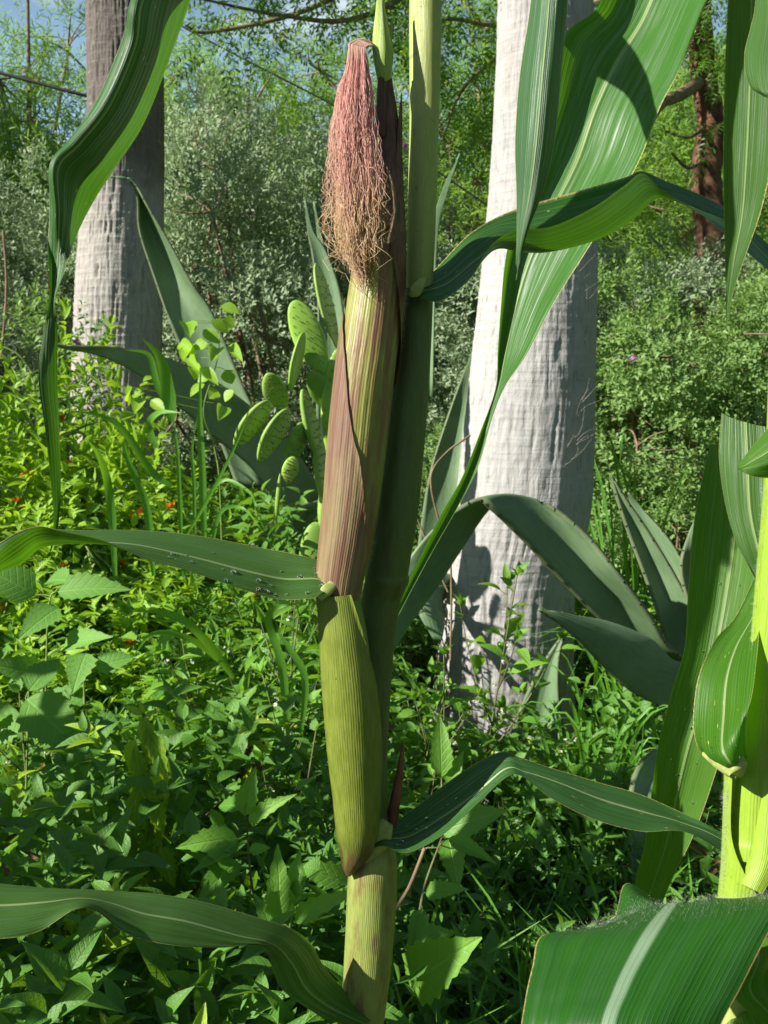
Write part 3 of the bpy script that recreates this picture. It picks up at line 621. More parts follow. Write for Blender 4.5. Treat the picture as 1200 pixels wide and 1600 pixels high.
# second agave, behind the pale palm and the stalk
ab = P(700, 1000, 4.35); ab[2] = 0
ag = empty('agave_plant', ab, 'agave half hidden between the corn stalk and the pale palm trunk', 'agave', 'agaves around the palms')
ag_leaf(ag, [[(640, 960, 4.4), (670, 960, 4.42), (720, 960, 4.4)], [(655, 840, 4.42), (690, 840, 4.44), (725, 840, 4.42)], [(672, 740, 4.42), (700, 740, 4.45), (728, 735, 4.42)], [(700, 650, 4.42), (718, 648, 4.44), (735, 640, 4.42)], [(725, 580, 4.42), (732, 578, 4.42), (740, 575, 4.42)], [(742, 540, 4.42), (742, 540, 4.42), (743, 539, 4.42)]])
ag_leaf(ag, [[(700, 1040, 4.2), (730, 1040, 4.2), (740, 1000, 4.2)], [(685, 960, 4.05), (700, 950, 4.1), (715, 925, 4.15)], [(665, 905, 3.8), (690, 898, 3.85), (705, 900, 3.9)], [(645, 925, 3.7), (665, 915, 3.72), (690, 935, 3.75)], [(655, 960, 3.62), (670, 950, 3.63), (692, 975, 3.65)], [(678, 1000, 3.6), (682, 1000, 3.6), (690, 1000, 3.6)]])
# third agave, left, behind the cactus
ab = P(440, 900, 4.7); ab[2] = 0
ag = empty('agave_plant', ab, 'agave behind the cactus with one leaf crossing the left palm trunk', 'agave', 'agaves around the palms')
ag_leaf(ag, [[(455, 830, 4.6), (480, 800, 4.62), (505, 770, 4.6)], [(395, 735, 4.5), (425, 715, 4.53), (450, 690, 4.52)], [(330, 680, 4.4), (362, 655, 4.43), (385, 630, 4.42)], [(270, 628, 4.3), (300, 606, 4.33), (320, 585, 4.35)], [(215, 585, 4.2), (238, 568, 4.23), (250, 556, 4.25)], [(160, 557, 4.1), (170, 549, 4.12), (180, 543, 4.13)], [(110, 547, 4.0), (115, 544, 4.0), (120, 541, 4.0)], [(60, 534, 3.95), (61, 533, 3.95), (62, 532, 3.95)]])
ag_leaf(ag, [[(370, 760, 4.75), (410, 760, 4.78), (445, 740, 4.75)], [(325, 640, 4.8), (355, 640, 4.84), (385, 615, 4.8)], [(272, 520, 4.8), (305, 515, 4.84), (332, 490, 4.8)], [(240, 430, 4.8), (265, 420, 4.86), (298, 440, 4.76)], [(218, 360, 4.78), (235, 350, 4.84), (262, 375, 4.74)], [(215, 310, 4.75), (220, 305, 4.78), (232, 325, 4.72)], [(203, 283, 4.72), (205, 281, 4.72), (207, 285, 4.72)], [(172, 277, 4.7), (172, 276, 4.7), (173, 277, 4.7)]])
ag_leaf(ag, [[(490, 780, 4.7), (520, 780, 4.72), (550, 770, 4.7)], [(495, 620, 4.72), (520, 620, 4.74), (545, 610, 4.72)], [(497, 480, 4.72), (515, 480, 4.74), (535, 475, 4.72)], [(488, 400, 4.72), (500, 400, 4.73), (512, 398, 4.72)], [(480, 360, 4.72), (484, 360, 4.72), (489, 360, 4.72)], [(476, 312, 4.72), (476, 312, 4.72), (477, 312, 4.72)]])
ag_leaf(ag, [[(540, 700, 4.9), (560, 700, 4.92), (580, 700, 4.9)], [(520, 500, 4.95), (532, 500, 4.96), (545, 500, 4.95)], [(500, 400, 5), (505, 400, 5), (510, 398, 5)], [(490, 315, 5), (490, 315, 5), (491, 314, 5)]])
ag_leaf(ag, [[(480, 840, 4.4), (490, 810, 4.4), (510, 780, 4.4)], [(430, 850, 4.1), (440, 822, 4.12), (455, 795, 4.15)], [(405, 850, 4.0), (410, 835, 4), (418, 822, 4)], [(394, 853, 3.9), (394, 852, 3.9), (395, 851, 3.9)]])
# narrow upright leaf seen past the stalk
ag_leaf(ag, [[(660, 620, 5.1), (668, 620, 5.12), (676, 620, 5.1)], [(672, 380, 5.1), (677, 380, 5.1), (683, 380, 5.1)], [(690, 300, 5.1), (695, 300, 5.1), (700, 298, 5.1)], [(718, 240, 5.1), (718, 240, 5.1), (719, 240, 5.1)]], .006, 0)

# ------------------------------------------------------------------ prickly pear
cb = P(470, 900, 3.6); cb[2] = 0
cac = empty('prickly_pear_cactus', cb, 'prickly pear cactus with flat green pads left of the corn ear', 'cactus')
def pad(x, y, d, h, w, th, ang, yaw, mat, seed, areo=True):
    h, w, th = h*.9, w*.82, th*.85; x += (470-x)*-.06
    """pad centred on pixel (x,y) at depth d; h, w in photo pixels; ang = lean in the picture, yaw = turn of its face"""
    k = pxm(d); c = P(x, y, d); H, Wd = h*k/2, w*k/2/max(.25, abs(math.cos(yaw))) if yaw < 1.2 else w*k
    up = norm(np.array([math.sin(R(ang)), 0, math.cos(R(ang))])); nr_ = norm(np.array([math.sin(yaw), -math.cos(yaw), .12])); nr_ = norm(nr_-up*nr_.dot(up)); sd_ = np.cross(up, nr_)
    a = np.linspace(0, 2*pi, 49)[:-1]; b = np.linspace(0, pi, 25)
    A, B = np.meshgrid(a, b); z = np.cos(B); rr = np.sin(B)
    wprof = 1-.28*(z < 0)*abs(z)**1.5; X = rr*np.cos(A)*Wd*wprof; Y = rr*np.sin(A)
    Y = np.sign(Y)*abs(Y)**.8*th; Z = z*H
    V = c+X[..., None]*sd_+Y[..., None]*nr_+Z[..., None]*up
    g = MB(); g.add(V, grid_faces(25, 48, True), np.stack([A/6.28, B/pi], -1))
    if areo:
        s = g; r = np.random.default_rng(seed)
        for i in range(-4, 5):
            for j in range(-4, 5):
                u, v = (i+(j % 2)*.5)/4.6, j/4.6
                u += r.normal()*.03; v += r.normal()*.03
                if u*u+v*v > .84 or r.random() < .15: continue
                for sg in (1, -1):
                    y_ = (max(0, 1-u*u-v*v))**.4*th*sg; p = c+u*Wd*(1-.28*(v < 0)*abs(v)**1.5)*sd_+v*H*up+y_*nr_
                    for q in range(3):
                        dd = norm(nr_*sg+r.normal(size=3)*.5); tube(s, np.array([p-dd*.001, p+dd*.002, p+dd*.005]), [.0013, .0009, .0003], 4, mi=1)
    return g.build('pad', [mat, M['spine']], cac)
pad(482, 528, 3.55, 138, 60, .014, -22, .25, M['cactus'], 1)
pad(508, 478, 3.62, 150, 34, .014, -14, 1.25, M['cactus_old'], 2)
pad(524, 640, 3.6, 210, 60, .022, 2, .5, M['cactus'], 3)
pad(464, 565, 3.5, 105, 26, .012, 14, 1.3, M['cactus'], 4, False)
pad(432, 612, 3.5, 42, 44, .016, 70, 1.25, M['cactus_old'], 5)
pad(398, 662, 3.42, 100, 27, .016, 38, 1.05, M['cactus_old'], 6)
pad(430, 680, 3.42, 105, 28, .016, 30, 1.1, M['cactus_old'], 7)
pad(462, 695, 3.5, 84, 28, .014, 20, 1.0, M['cactus_old'], 8)
pad(484, 660, 3.52, 120, 26, .018, -12, 1.2, M['cactus_old'], 9)
pad(500, 735, 3.55, 120, 26, .018, -6, 1.2, M['cactus_old'], 10)
pad(454, 735, 3.4, 50, 30, .010, 16, .3, M['cactus'], 11)
pad(520, 800, 3.6, 160, 60, .030, 0, .6, M['cactus_old'], 12, False)
pad(500, 900, 3.6, 190, 80, .036, -6, .3, M['cactus_old'], 13, False)
pad(436, 780, 3.4, 90, 9, .007, 6, .0, M['cactus_old'], 14, False)
pad(500, 612, 3.58, 40, 60, .014, 60, .9, M['cactus_old'], 15, False)


# ------------------------------------------------------------------ low growth
def ribbon(mb, pts, w, nrm, n=5, fold=.15, rnd=.5, taper=True):
    p = cr(pts, n); m = len(p); t = np.linspace(0, 1, m)
    ww = (np.interp(t, [0, .25, .6, 1], [.45, 1, .8, .02]) if taper else np.ones(m))*w/2
    T = norm(np.gradient(p, axis=0)); x = norm(np.cross(T, np.broadcast_to(nrm, T.shape))); z = np.cross(x, T)
    V = np.stack([p-x*ww[:, None]+z*(ww*fold*2)[:, None], p, p+x*ww[:, None]+z*(ww*fold*2)[:, None]], 1)
    mb.add(V, grid_faces(m, 3), np.stack(np.broadcast_arrays(np.array([.3, .5, .7])[None], t[:, None]*4), -1), rnd)
def grass_clump(mb, r, base, n, h, w, lean=.5, out=(0, 0, 0)):
    for k in range(n):
        a = r.random()*6.28; l = h*(.55+.5*r.random()); b = base+np.array([r.normal()*.05, r.normal()*.05, 0]); ln = lean*(.3+r.random())*l
        d = np.array([math.cos(a)*ln, math.sin(a)*ln, 0])+np.array(out)*l
        pts = [b, b+d*.2+[0, 0, l*.45], b+d*.6+[0, 0, l*.85], b+d*1.25+[0, 0, l*(.95-.35*r.random())]]
        ribbon(mb, pts, w*(.7+.6*r.random()), norm(np.array([d[0], d[1]-.3, .6])), 4, .15, r.random())

def weed_proto(name, seed, H, nbr, ll, lw, tpl, mat, label, cat, group, flowers=0, stem='stem', nn=9, spread=1.15, tip=True):
    r = np.random.default_rng(seed); root = empty(name, (0, 0, 0), label, cat, group); sm = MB(); lf = MB(); fls = []
    def axis(p0, d, l, rad, lv, k0):
        bend = rdir(r, 1)[0]*.25; pts = [p0, p0+d*l*.35+bend*l*.10, p0+(d+bend*.4+np.array([0, 0, .10]))*l*.7, p0+(d+bend*.5+np.array([0, 0, .18]))*l]
        c = cr(pts, 6); tube(sm, c, np.linspace(rad, rad*.45, len(c)), 5, r.random()); n = max(3, int(nn*l/H*1.3)); T = norm(np.gradient(c, axis=0))
        for k in range(n):
            t = .12+.88*(k+.5)/n if lv else .2+.8*(k+.5)/n; i = min(len(c)-1, int(t*(len(c)-1))); a = (k+k0)*2.4; tt = T[i]
            x = norm(np.cross(tt, [.3, .2, .9])); y = np.cross(tt, x); rad_ = x*math.cos(a)+y*math.sin(a)
            s_ = (.55+.5*math.sin(pi*min(1, t*.9+.12)))*(.75+.45*r.random()); dd = norm(tt*math.cos(spread)+rad_*math.sin(spread)+np.array([0, 0, .10])+r.normal(size=3)*.12)
            pet = c[i]+dd*.018*s_*(ll/.06); tube(sm, np.array([c[i], (c[i]+pet)/2, pet]), rad*.35, 4, .5)
            scatter(lf, tpl, pet[None], dd[None], norm(np.array([0, -.18, 1.])+r.normal(size=3)*.28+tt*.2)[None], ll*s_, lw*s_, r.random())
            if r.random() < .6: scatter(lf, tpl, (c[i]+rad_*.004)[None], norm(tt+rad_*.7+r.normal(size=3)*.3)[None], norm(rad_*-.3+np.array([0, -.3, 1.]))[None], ll*s_*.5, lw*s_*.5, r.random())
            if flowers and r.random() < flowers:
                o = c[i]-rad_*.02+np.array([0, 0, -.004]); tube(sm, np.array([c[i], (c[i]+o)/2+[0, 0, .004], o]), .0006, 3)
                fl = MB(); cl = rdir(r, 20); scatter(fl, hex_template(.2, .2, .5, .5), np.repeat(o+r.normal(size=(4, 3))*.005, 5, 0), norm(cl+[0, 0, -.6]), rdir(r, 20), .0065, .0045, .5); fls.append(fl)
        if tip:
            e = c[-1]
            for q in range(5): dd = norm(T[-1]+rdir(r, 1)[0]*.7); scatter(lf, tpl, e[None], dd[None], norm(np.array([0, -.4, 1.])+r.normal(size=3)*.3)[None], ll*.55*(.6+.6*r.random()), lw*.55, .5+.5*r.random())
        if lv == 0:
            for b in range(nbr):
                t = .15+.72*b/nbr; i = int(t*(len(c)-1)); a = b*2.4+r.random(); dd = norm(np.array([math.cos(a), math.sin(a), .95+.5*r.random()]))
                axis(c[i], dd, l*(.30+.35*r.random())*(1.1-.5*t), rad*.6, 1, b)
    axis(np.zeros(3), norm(np.array([r.normal()*.1, r.normal()*.1, 1.])), H, .0042, 0, 0)
    sm.build('stem', M[stem], root); lf.build('foliage', mat, root)
    for fl in fls[:14]: fl.build('flower', M['white'], root)
    return root
side_words = lambda x: 'at the left edge' if x < 90 else 'left of the corn ear' if x < 480 else 'behind the lower corn stalk' if x < 600 else 'at the foot of the pale palm' if x < 900 else 'in the lower right'
lan = shrub_proto('purple_flowered_shrub', 71, [(0, 0, .45, .40), (.05, 0, .95, .36), (-.02, 0, 1.35, .30)], 900, (M['sage_green'], M['stem'], M['purple']), .040, .022, SMALL, 9, .10, flowers=26, fsize=.028, label='shrub dotted with small purple flowers, left of the left palm trunk')
q = P(66, 800, 5.0); lan.location = (q[0], q[1], 0)
# bright shrub with orange flowers at the left
fb = shrub_proto('firebush', 51, lumps_for(3, .62, 1.1, 12, (.22, .34)), 720, (M['firebush'], M['stem'], M['orange']), .075, .032, LANCE, 9, .16, .95, opp=True, flowers=26, fsize=.024, upb=1.0, label='x', group='bright green shrubs with small orange flowers')
place(fb, [(40, 4.3, 1.0, .5, 'bright green shrub with orange flowers at the left edge, tallest of them', 1.18),
           (175, 4.15, .95, 2.1, 'bright green shrub hiding the foot of the left palm trunk', .90),
           (-70, 3.7, .9, 3.9, 'bright green shrub cut by the left edge, in front of the tall one', 1.08),
           (300, 4.1, .85, 1.3, 'bright green shrub between the left palm and the cactus', .72),
           (70, 3.5, .85, 5.0, 'bright green shrub under the long corn leaf at the left', .88),
           (210, 3.3, .8, 4.4, 'low bright green shrub with orange flowers right of the others', .70),
           (370, 3.7, .7, .4, 'small bright shrub just below the cactus', .65)])
gw = 'leafy weeds with pointed leaves and tiny white flowers'
wA = weed_proto('nightshade_weed', 61, .72, 6, .085, .042, LANCE, M['weed'], 'x', 'weed', gw, .45, 'stem_purple', 9)
wB = weed_proto('nightshade_weed', 62, .60, 7, .080, .044, leaf_template(11, .34, .12, .28, .06), M['weed'], 'x', 'weed', gw, .4, 'stem', 9)
wC = weed_proto('nightshade_weed', 63, .66, 5, .095, .050, TOOTH, M['weed_dark'], 'x', 'weed', gw, .2, 'stem_purple', 8)
spA = [(440, 2.95, 1.0, .4, 1.0), (395, 2.6, .95, 2.0, 1.0), (330, 2.75, .9, 4.2, .95), (742, 2.95, 1.0, 1.2, 1.02), (690, 2.7, .78, 3.0, 1.0), (470, 2.15, .72, 5.1, 1.0), (640, 2.35, .62, .9, 1.0), (255, 2.4, .8, 3.6, .9), (700, 2.05, .42, 2.5, 1.0), (430, 1.75, .40, 1.5, 1.05)]
spB = [(280, 3.0, 1.05, .8, 1.0), (375, 3.1, 1.1, 2.9, 1.05), (505, 2.6, 1.0, 5.4, .95), (120, 2.5, .9, 3.1, .9), (205, 2.05, .75, 1.7, .9), (620, 2.9, .9, 2.2, .85), (800, 3.1, .75, 4.4, .8), (345, 1.95, .55, .3, .95), (560, 3.2, 1.0, 1.0, .9)]
spC = [(20, 2.3, .8, .2, .95), (90, 1.9, .55, 2.8, .95), (300, 2.15, .75, 1.9, .85), (395, 2.2, .85, 4.8, .85), (540, 2.05, .62, 3.3, 1.0), (900, 2.9, .62, 1.1, .8), (980, 2.75, .6, 5.5, .7), (650, 1.75, .30, 4.0, .9), (180, 1.6, .30, 1.0, 1.0), (30, 1.6, .42, 5.0, .8), (830, 2.5, .5, .7, .8), (720, 2.4, .55, 2.1, .8), (1080, 2.5, .5, 3.7, .8)]
def weed_labels(sp, what):
    o = sorted(range(len(sp)), key=lambda i: sp[i][0]); L_ = [None]*len(sp)
    for rank, i in enumerate(o): L_[i] = '%s, %s of its kind' % (what, ord_(rank))
    return [(x, d, sc, rz, L_[i], zs) for i, (x, d, sc, rz, zs) in enumerate(sp)]
place(wA, weed_labels(spA, 'slender weed with smooth pointed leaves')); place(wB, weed_labels(spB, 'bushy weed with lightly toothed leaves')); place(wC, weed_labels(spC, 'dark weed with coarsely toothed leaves'))

def leafy(name, label, cat, stempts, leaves, mat, tpl, stem='stem', rad=.004, group=None):
    """a plant given leaf by leaf: leaves = (x, y, d, tip x, tip y, tip d, width in photo px, facing)"""
    b = P(*stempts[0]); b[2] = 0; root = empty(name, b, label, cat, group); s = MB(); c = cr([b]+[P(*q) for q in stempts], 6)
    tube(s, c, np.linspace(rad, rad*.5, len(c)), 6); l = MB(); r = np.random.default_rng(len(leaves))
    for (x, y, d, x2, y2, d2, w, nrm) in leaves:
        a, e = P(x, y, d), P(x2, y2, d2); ln = np.linalg.norm(e-a); scatter(l, tpl, a[None], (e-a)[None], np.array(nrm, float)[None], ln, w*pxm(d), r.random())
        i = np.argmin(np.linalg.norm(c-a, axis=1)); tube(s, np.array([c[i], (c[i]+a)/2+[0, 0, .003], a]), rad*.35, 4)
    s.build('stem', M[stem], root); l.build('foliage', mat, root); return root
U_ = (0, -.75, .65)
leafy('broadleaf_weed', 'weed with one large serrated pale green leaf, lower left', 'weed', [(20, 1500, 2.3), (38, 1300, 2.3), (45, 1080, 2.3)],
      [(40, 1092, 2.3, 128, 1170, 2.22, 78, U_), (35, 1120, 2.32, -40, 1150, 2.3, 70, U_), (45, 1080, 2.3, 90, 1020, 2.36, 50, U_), (38, 1260, 2.3, 130, 1290, 2.2, 60, U_), (30, 1330, 2.3, -30, 1380, 2.2, 60, U_)], M['broad'], BIG)
leafy('broadleaf_weed', 'weed with wide blue-green leaves just under the long left corn leaf', 'weed', [(60, 1400, 2.8), (70, 1200, 2.8), (75, 960, 2.8), (90, 920, 2.8)],
      [(90, 925, 2.8, 190, 908, 2.75, 48, U_), (55, 930, 2.8, -20, 885, 2.75, 60, U_), (92, 950, 2.8, 30, 985, 2.7, 50, U_), (110, 910, 2.8, 60, 895, 2.9, 40, U_), (100, 1010, 2.8, 155, 985, 2.7, 40, U_), (70, 1060, 2.8, -10, 1030, 2.7, 50, U_)], M['broad'], BIG)
leafy('broadleaf_weed', 'weed with heart-shaped pale leaf above the serrated leaf, lower left', 'weed', [(135, 1500, 2.6), (134, 1200, 2.6), (130, 1030, 2.6)],
      [(135, 1020, 2.6, 112, 1068, 2.52, 48, U_), (150, 1045, 2.6, 205, 1020, 2.6, 40, U_), (134, 1100, 2.6, 70, 1075, 2.6, 40, U_), (134, 1140, 2.6, 200, 1120, 2.6, 42, U_), (134, 1180, 2.6, 190, 1210, 2.5, 42, U_)], M['broad'], TOOTH)
r = np.random.default_rng(12); ly = []
for k in range(22):
    y = 1115+k*13; x = 222+18*math.sin(k*1.3)+(y-1115)*.05; a = (-1)**k; ly.append((x, y, 2.0, x+a*(12+20*r.random()), y+45+45*r.random(), 1.97+.06*r.random(), 22+10*r.random(), (a*.3, -.9, .3)))
ly += [(222, 1118, 2.0, 192, 1100, 2.0, 12, U_), (224, 1116, 2.0, 218, 1098, 2.0, 10, U_), (228, 1120, 2.0, 244, 1108, 2.0, 9, U_)]
leafy('drooping_weed', 'yellow-green weed with drooping serrated leaves, left of the lower stalk', 'weed', [(250, 1500, 2.0), (238, 1330, 2.0), (228, 1200, 2.0), (224, 1116, 2.0)], ly, M['weed_yellow'], TOOTH)
leafy('pointed_leaf_weed', 'weed with big pointed leaves just left of the stalk base', 'weed', [(405, 1500, 1.75), (395, 1400, 1.75), (388, 1330, 1.75), (385, 1255, 1.75)],
      [(382, 1275, 1.75, 394, 1205, 1.74, 34, U_), (388, 1285, 1.75, 448, 1240, 1.72, 26, U_), (372, 1310, 1.75, 285, 1315, 1.7, 44, U_), (372, 1345, 1.75, 315, 1392, 1.68, 42, U_), (372, 1322, 1.75, 312, 1345, 1.66, 26, U_), (388, 1330, 1.75, 420, 1322, 1.75, 20, U_), (385, 1262, 1.75, 330, 1250, 1.8, 30, U_)], M['weed'], TOOTH, 'stem_purple', .003)
leafy('pointed_leaf_weed', 'weed with cluster of upright leaves touching the left of the stalk', 'weed', [(430, 1600, 1.6), (445, 1500, 1.6), (455, 1430, 1.6), (452, 1380, 1.6)],
      [(440, 1445, 1.6, 432, 1335, 1.58, 44, U_), (450, 1420, 1.6, 465, 1335, 1.6, 34, U_), (460, 1440, 1.6, 540, 1390, 1.55, 34, U_), (455, 1400, 1.6, 475, 1370, 1.6, 26, U_), (500, 1360, 1.7, 475, 1352, 1.7, 40, U_), (545, 1380, 1.75, 465, 1350, 1.7, 40, U_), (425, 1450, 1.6, 400, 1400, 1.6, 26, U_)], M['weed'], TOOTH, 'stem', .003)
leafy('pointed_leaf_weed', 'weed with very large leaf low at the right of the stalk base', 'weed', [(690, 1640, 1.8), (655, 1500, 1.75), (660, 1400, 1.8), (690, 1310, 1.85)],
      [(640, 1540, 1.7, 720, 1475, 1.6, 88, U_), (650, 1470, 1.72, 705, 1455, 1.7, 40, U_), (660, 1420, 1.78, 640, 1500, 1.7, 30, U_), (690, 1300, 1.85, 778, 1262, 1.8, 56, U_), (700, 1310, 1.85, 716, 1380, 1.78, 40, U_), (700, 1310, 1.8, 770, 1340, 1.75, 26, U_), (690, 1215, 1.9, 688, 1120, 1.9, 36, U_), (700, 1230, 1.9, 722, 1175, 1.9, 24, U_), (665, 1395, 1.8, 720, 1385, 1.75, 30, U_), (650, 1330, 1.9, 600, 1300, 1.9, 36, U_)], M['weed'], BIG, 'stem_purple', .004)
leafy('pointed_leaf_weed', 'weed lit at its top leaves in the bottom left corner', 'weed', [(120, 1700, 1.5), (128, 1590, 1.5), (130, 1550, 1.5)],
      [(125, 1560, 1.5, 128, 1500, 1.5, 36, U_), (120, 1565, 1.5, 66, 1572, 1.46, 36, U_), (128, 1560, 1.5, 152, 1515, 1.5, 26, U_), (130, 1580, 1.5, 110, 1640, 1.44, 34, U_), (190, 1575, 1.55, 182, 1530, 1.55, 22, U_), (245, 1565, 1.55, 242, 1512, 1.55, 34, U_), (250, 1575, 1.55, 305, 1548, 1.5, 26, U_), (200, 1585, 1.55, 220, 1620, 1.5, 30, U_), (330, 1600, 1.5, 440, 1548, 1.45, 44, U_)], M['weed'], TOOTH, 'stem', .003)
# climbing vine with heart-shaped leaves
vl = []
r = np.random.default_rng(3); path = [(345, 800, 3.75), (335, 700, 3.75), (318, 640, 3.7), (340, 560, 3.7), (345, 480, 3.7)]
for (x, y) in ((282, 535), (295, 560), (300, 500), (318, 515), (330, 500), (340, 545), (352, 578), (330, 585), (305, 545), (348, 500), (345, 478), (290, 505), (350, 635), (320, 600), (358, 540), (298, 575), (365, 610), (312, 575), (340, 610), (325, 535), (207, 605), (222, 622), (236, 625)):
    a = r.random()*6.28; l = 21+11*r.random(); vl.append((x, y, 3.68+r.normal()*.04, x+l*math.cos(a), y+l*(.3+.6*r.random()), 3.62+r.normal()*.04, 19+7*r.random(), (r.normal()*.3, -.8, .5)))
leafy('heart_leaf_vine', 'thin vine with bright heart-shaped leaves above the long agave leaf', 'vine', path, vl, M['firebush'], ROUND, 'stem', .003)
# tall grass and grass clumps
gg = 'grass clumps among the weeds'
def clump(label, stems, seed, extra=None, mat=M['grass']):
    b = P(*stems[0][0]); b[2] = 0; root = empty('grass_clump', b, label, 'grass clump', gg); g = MB()
    for st in stems: ribbon(g, [P(*q[:3]) for q in st[:-1]], st[-1]*pxm(st[0][2]), np.array([.25, -.9, .35]), 7, .12, .6)
    if extra: grass_clump(g, np.random.default_rng(seed), b+np.array([0, 0, .02]), *extra)
    g.build('blades', mat, root)
clump('tall broad-bladed grass in front of the left palm trunk', [[(285, 900, 3.3), (278, 720, 3.3), (268, 640, 3.3), 7], [(268, 660, 3.3), (262, 610, 3.3), (250, 560, 3.28), (222, 528, 3.25), 22], [(266, 640, 3.3), (245, 600, 3.3), (232, 555, 3.3), (195, 546, 3.28), 12], [(320, 900, 3.3), (316, 740, 3.3), (312, 650, 3.3), (314, 570, 3.3), 12], [(305, 900, 3.3), (303, 760, 3.3), (300, 700, 3.3), (310, 640, 3.3), 6],
      [(268, 760, 3.3), (235, 735, 3.28), (180, 660, 3.22), (100, 640, 3.15), 13], [(240, 900, 3.3), (228, 790, 3.3), (200, 720, 3.28), (195, 690, 3.28), 13], [(180, 900, 3.3), (172, 780, 3.3), (158, 720, 3.25), (135, 685, 3.2), 14], [(290, 840, 3.3), (330, 770, 3.25), (370, 690, 3.2), (400, 610, 3.15), 6], [(245, 700, 3.3), (232, 665, 3.3), (250, 645, 3.25), (285, 645, 3.2), 13], [(320, 780, 3.3), (350, 750, 3.3), (390, 770, 3.25), (400, 800, 3.2), 6], [(330, 860, 3.3), (345, 800, 3.3), (380, 795, 3.3), (410, 830, 3.2), 7]], 1, (16, .5, .012, .5))
clump('arching grass blades left of the lower corn stalk', [[(365, 1060, 2.6), (320, 1000, 2.55), (270, 960, 2.5), (200, 955, 2.45), 14], [(350, 1040, 2.6), (300, 1000, 2.55), (240, 990, 2.5), (205, 1030, 2.45), 10], [(450, 1150, 2.4), (440, 1040, 2.4), (420, 960, 2.4), (480, 940, 2.35), 14], [(470, 1150, 2.4), (476, 1060, 2.4), (450, 1010, 2.4), (432, 985, 2.4), 12]], 2, (30, .55, .010, .5))
for i, (x, d, n, h, lab) in enumerate(((640, 3.3, 24, .5, 'grass clump between the stalk and the pale palm base'), (930, 2.9, 26, .55, 'bright grass clump right of the pale palm base'), (480, 3.4, 40, .8, 'grass clump behind the corn at the cactus foot'), (990, 3.4, 30, .7, 'grass clump under the upright agave leaf'),
                                       (330, 3.0, 30, .75, 'grass clump below the cactus and left of it'), (560, 2.3, 26, .5, 'grass clump right behind the corn stalk base'), (230, 1.9, 22, .45, 'grass clump in the shaded lower left'), (830, 2.9, 14, .28, 'short grass clump in front of the pale palm'), (980, 4.4, 26, 1.3, 'dark upright grass in front of the green shrub'))):
    b = P(x, 800, d); b[2] = 0; root = empty('grass_clump', b, lab, 'grass clump', gg); g = MB(); grass_clump(g, np.random.default_rng(40+i), b, n, h, .010, .45); g.build('blades', M['grass'], root)
# tangle of low leaves nobody could count
r = np.random.default_rng(55); n = 12500
yy = 1.25+7.0*r.random(n)**1.25; xx = (r.random(n)-.5)*2*(yy*.42+.35)
hmax = .16+.36*vnoise(xx*2.2+40, yy*2.2, 2)+.10*(xx < 0); hmax = np.where((xx > .05) & (yy < 2.9), hmax*.62, hmax); hmax = np.where(yy > 3.4, hmax+.22*(xx < .2)+.05, hmax)
cap = np.where((xx/yy > .02) & (xx/yy < .21) & (yy < 3.9), np.maximum(.05, 1.25*(1-yy/3.9)*.72), 9); hmax = np.minimum(hmax, cap)
z = hmax*(.20+.85*r.random(n)**.8); pos = np.stack([xx, yy, z], -1)
away = np.ones(n, bool)
for Q in (QR, QL): away &= np.hypot(xx-Q[0, 0], yy-Q[0, 1]) > Q[0, 3]+.05
pos = pos[away]; sel = vnoise(pos[:, 0]*1.7+9, pos[:, 1]*1.7, 21)+.25*r.normal(size=len(pos))
g = MB(); a_ = sel > .55; outd = norm(np.array([0, -.25, 1.])+r.normal(size=pos.shape)*.55)
shoots(g, r, pos[a_], outd[a_], 7, .07, .042, .017, LANCE if False else hex_template(.15, .2, .38, .32), 1.1, 0)
p2, o2 = pos[~a_], outd[~a_]; ky = r.random(len(p2)) < .05; shoots(g, r, p2[ky], o2[ky], 6, .10, .07, .026, LANCE, 1.2, 2)
kd = r.random(len(p2)) < .03; shoots(g, r, p2[kd], o2[kd]*[1, 1, .2], 4, .08, .06, .022, LANCE, 1.2, 3)
kp = r.random(len(p2)) < .14; shoots(g, r, p2[kp], o2[kp], 9, .16, .030, .012, SMALL, .9, 0)
k2 = r.random(len(p2)) < .52; shoots(g, r, p2[k2], o2[k2], 6, .11, .078, .036, LANCE, 1.15, 1)
tag(g.build('undergrowth', [M['cover'], M['weed_dark'], M['weed_yellow'], M['litter']]), 'dense tangle of low green leaves covering the ground', 'undergrowth', None, 'stuff')
g = MB(); n = 5200; yy = 1.2+6*r.random(n)**1.2; xx = (r.random(n)-.5)*2*(yy*.42+.3)
for k in range(n):
    if xx[k] > -.1 and r.random() < .55: continue
    q_ = xx[k]/yy[k]; h = .16+.28*r.random(); h = min(h, max(.05, .9*(1-yy[k]/3.9))) if .02 < q_ < .21 and yy[k] < 3.9 else h; a = r.random()*6.28; b = np.array([xx[k], yy[k], .0]); d = np.array([math.cos(a), math.sin(a), 0])*h*(.2+.6*r.random())
    ribbon(g, [b, b+d*.3+[0, 0, h*.6], b+d+[0, 0, h]], .006+.004*r.random(), np.array([d[0], d[1]-.2, .4]), 3, .15, r.random())
tag(g.build('short_grass', M['grass']), 'thin grass blades standing all through the weeds', 'grass', None, 'stuff')
g = MB(); n = 3500; yy = .6+7*r.random(n); xx = (r.random(n)-.5)*2*(yy*.45+.4); scatter(g, OVATE, np.stack([xx, yy, .008+.02*r.random(n)], -1), norm(r.normal(size=(n, 3))*[1, 1, .25]), norm(np.array([0, 0, 1.])+r.normal(size=(n, 3))*.3), .05, .025, r.random(n))
tag(g.build('leaf_litter', M['litter']), 'dry brown leaves lying on the soil under the weeds', 'leaf litter', None, 'stuff')
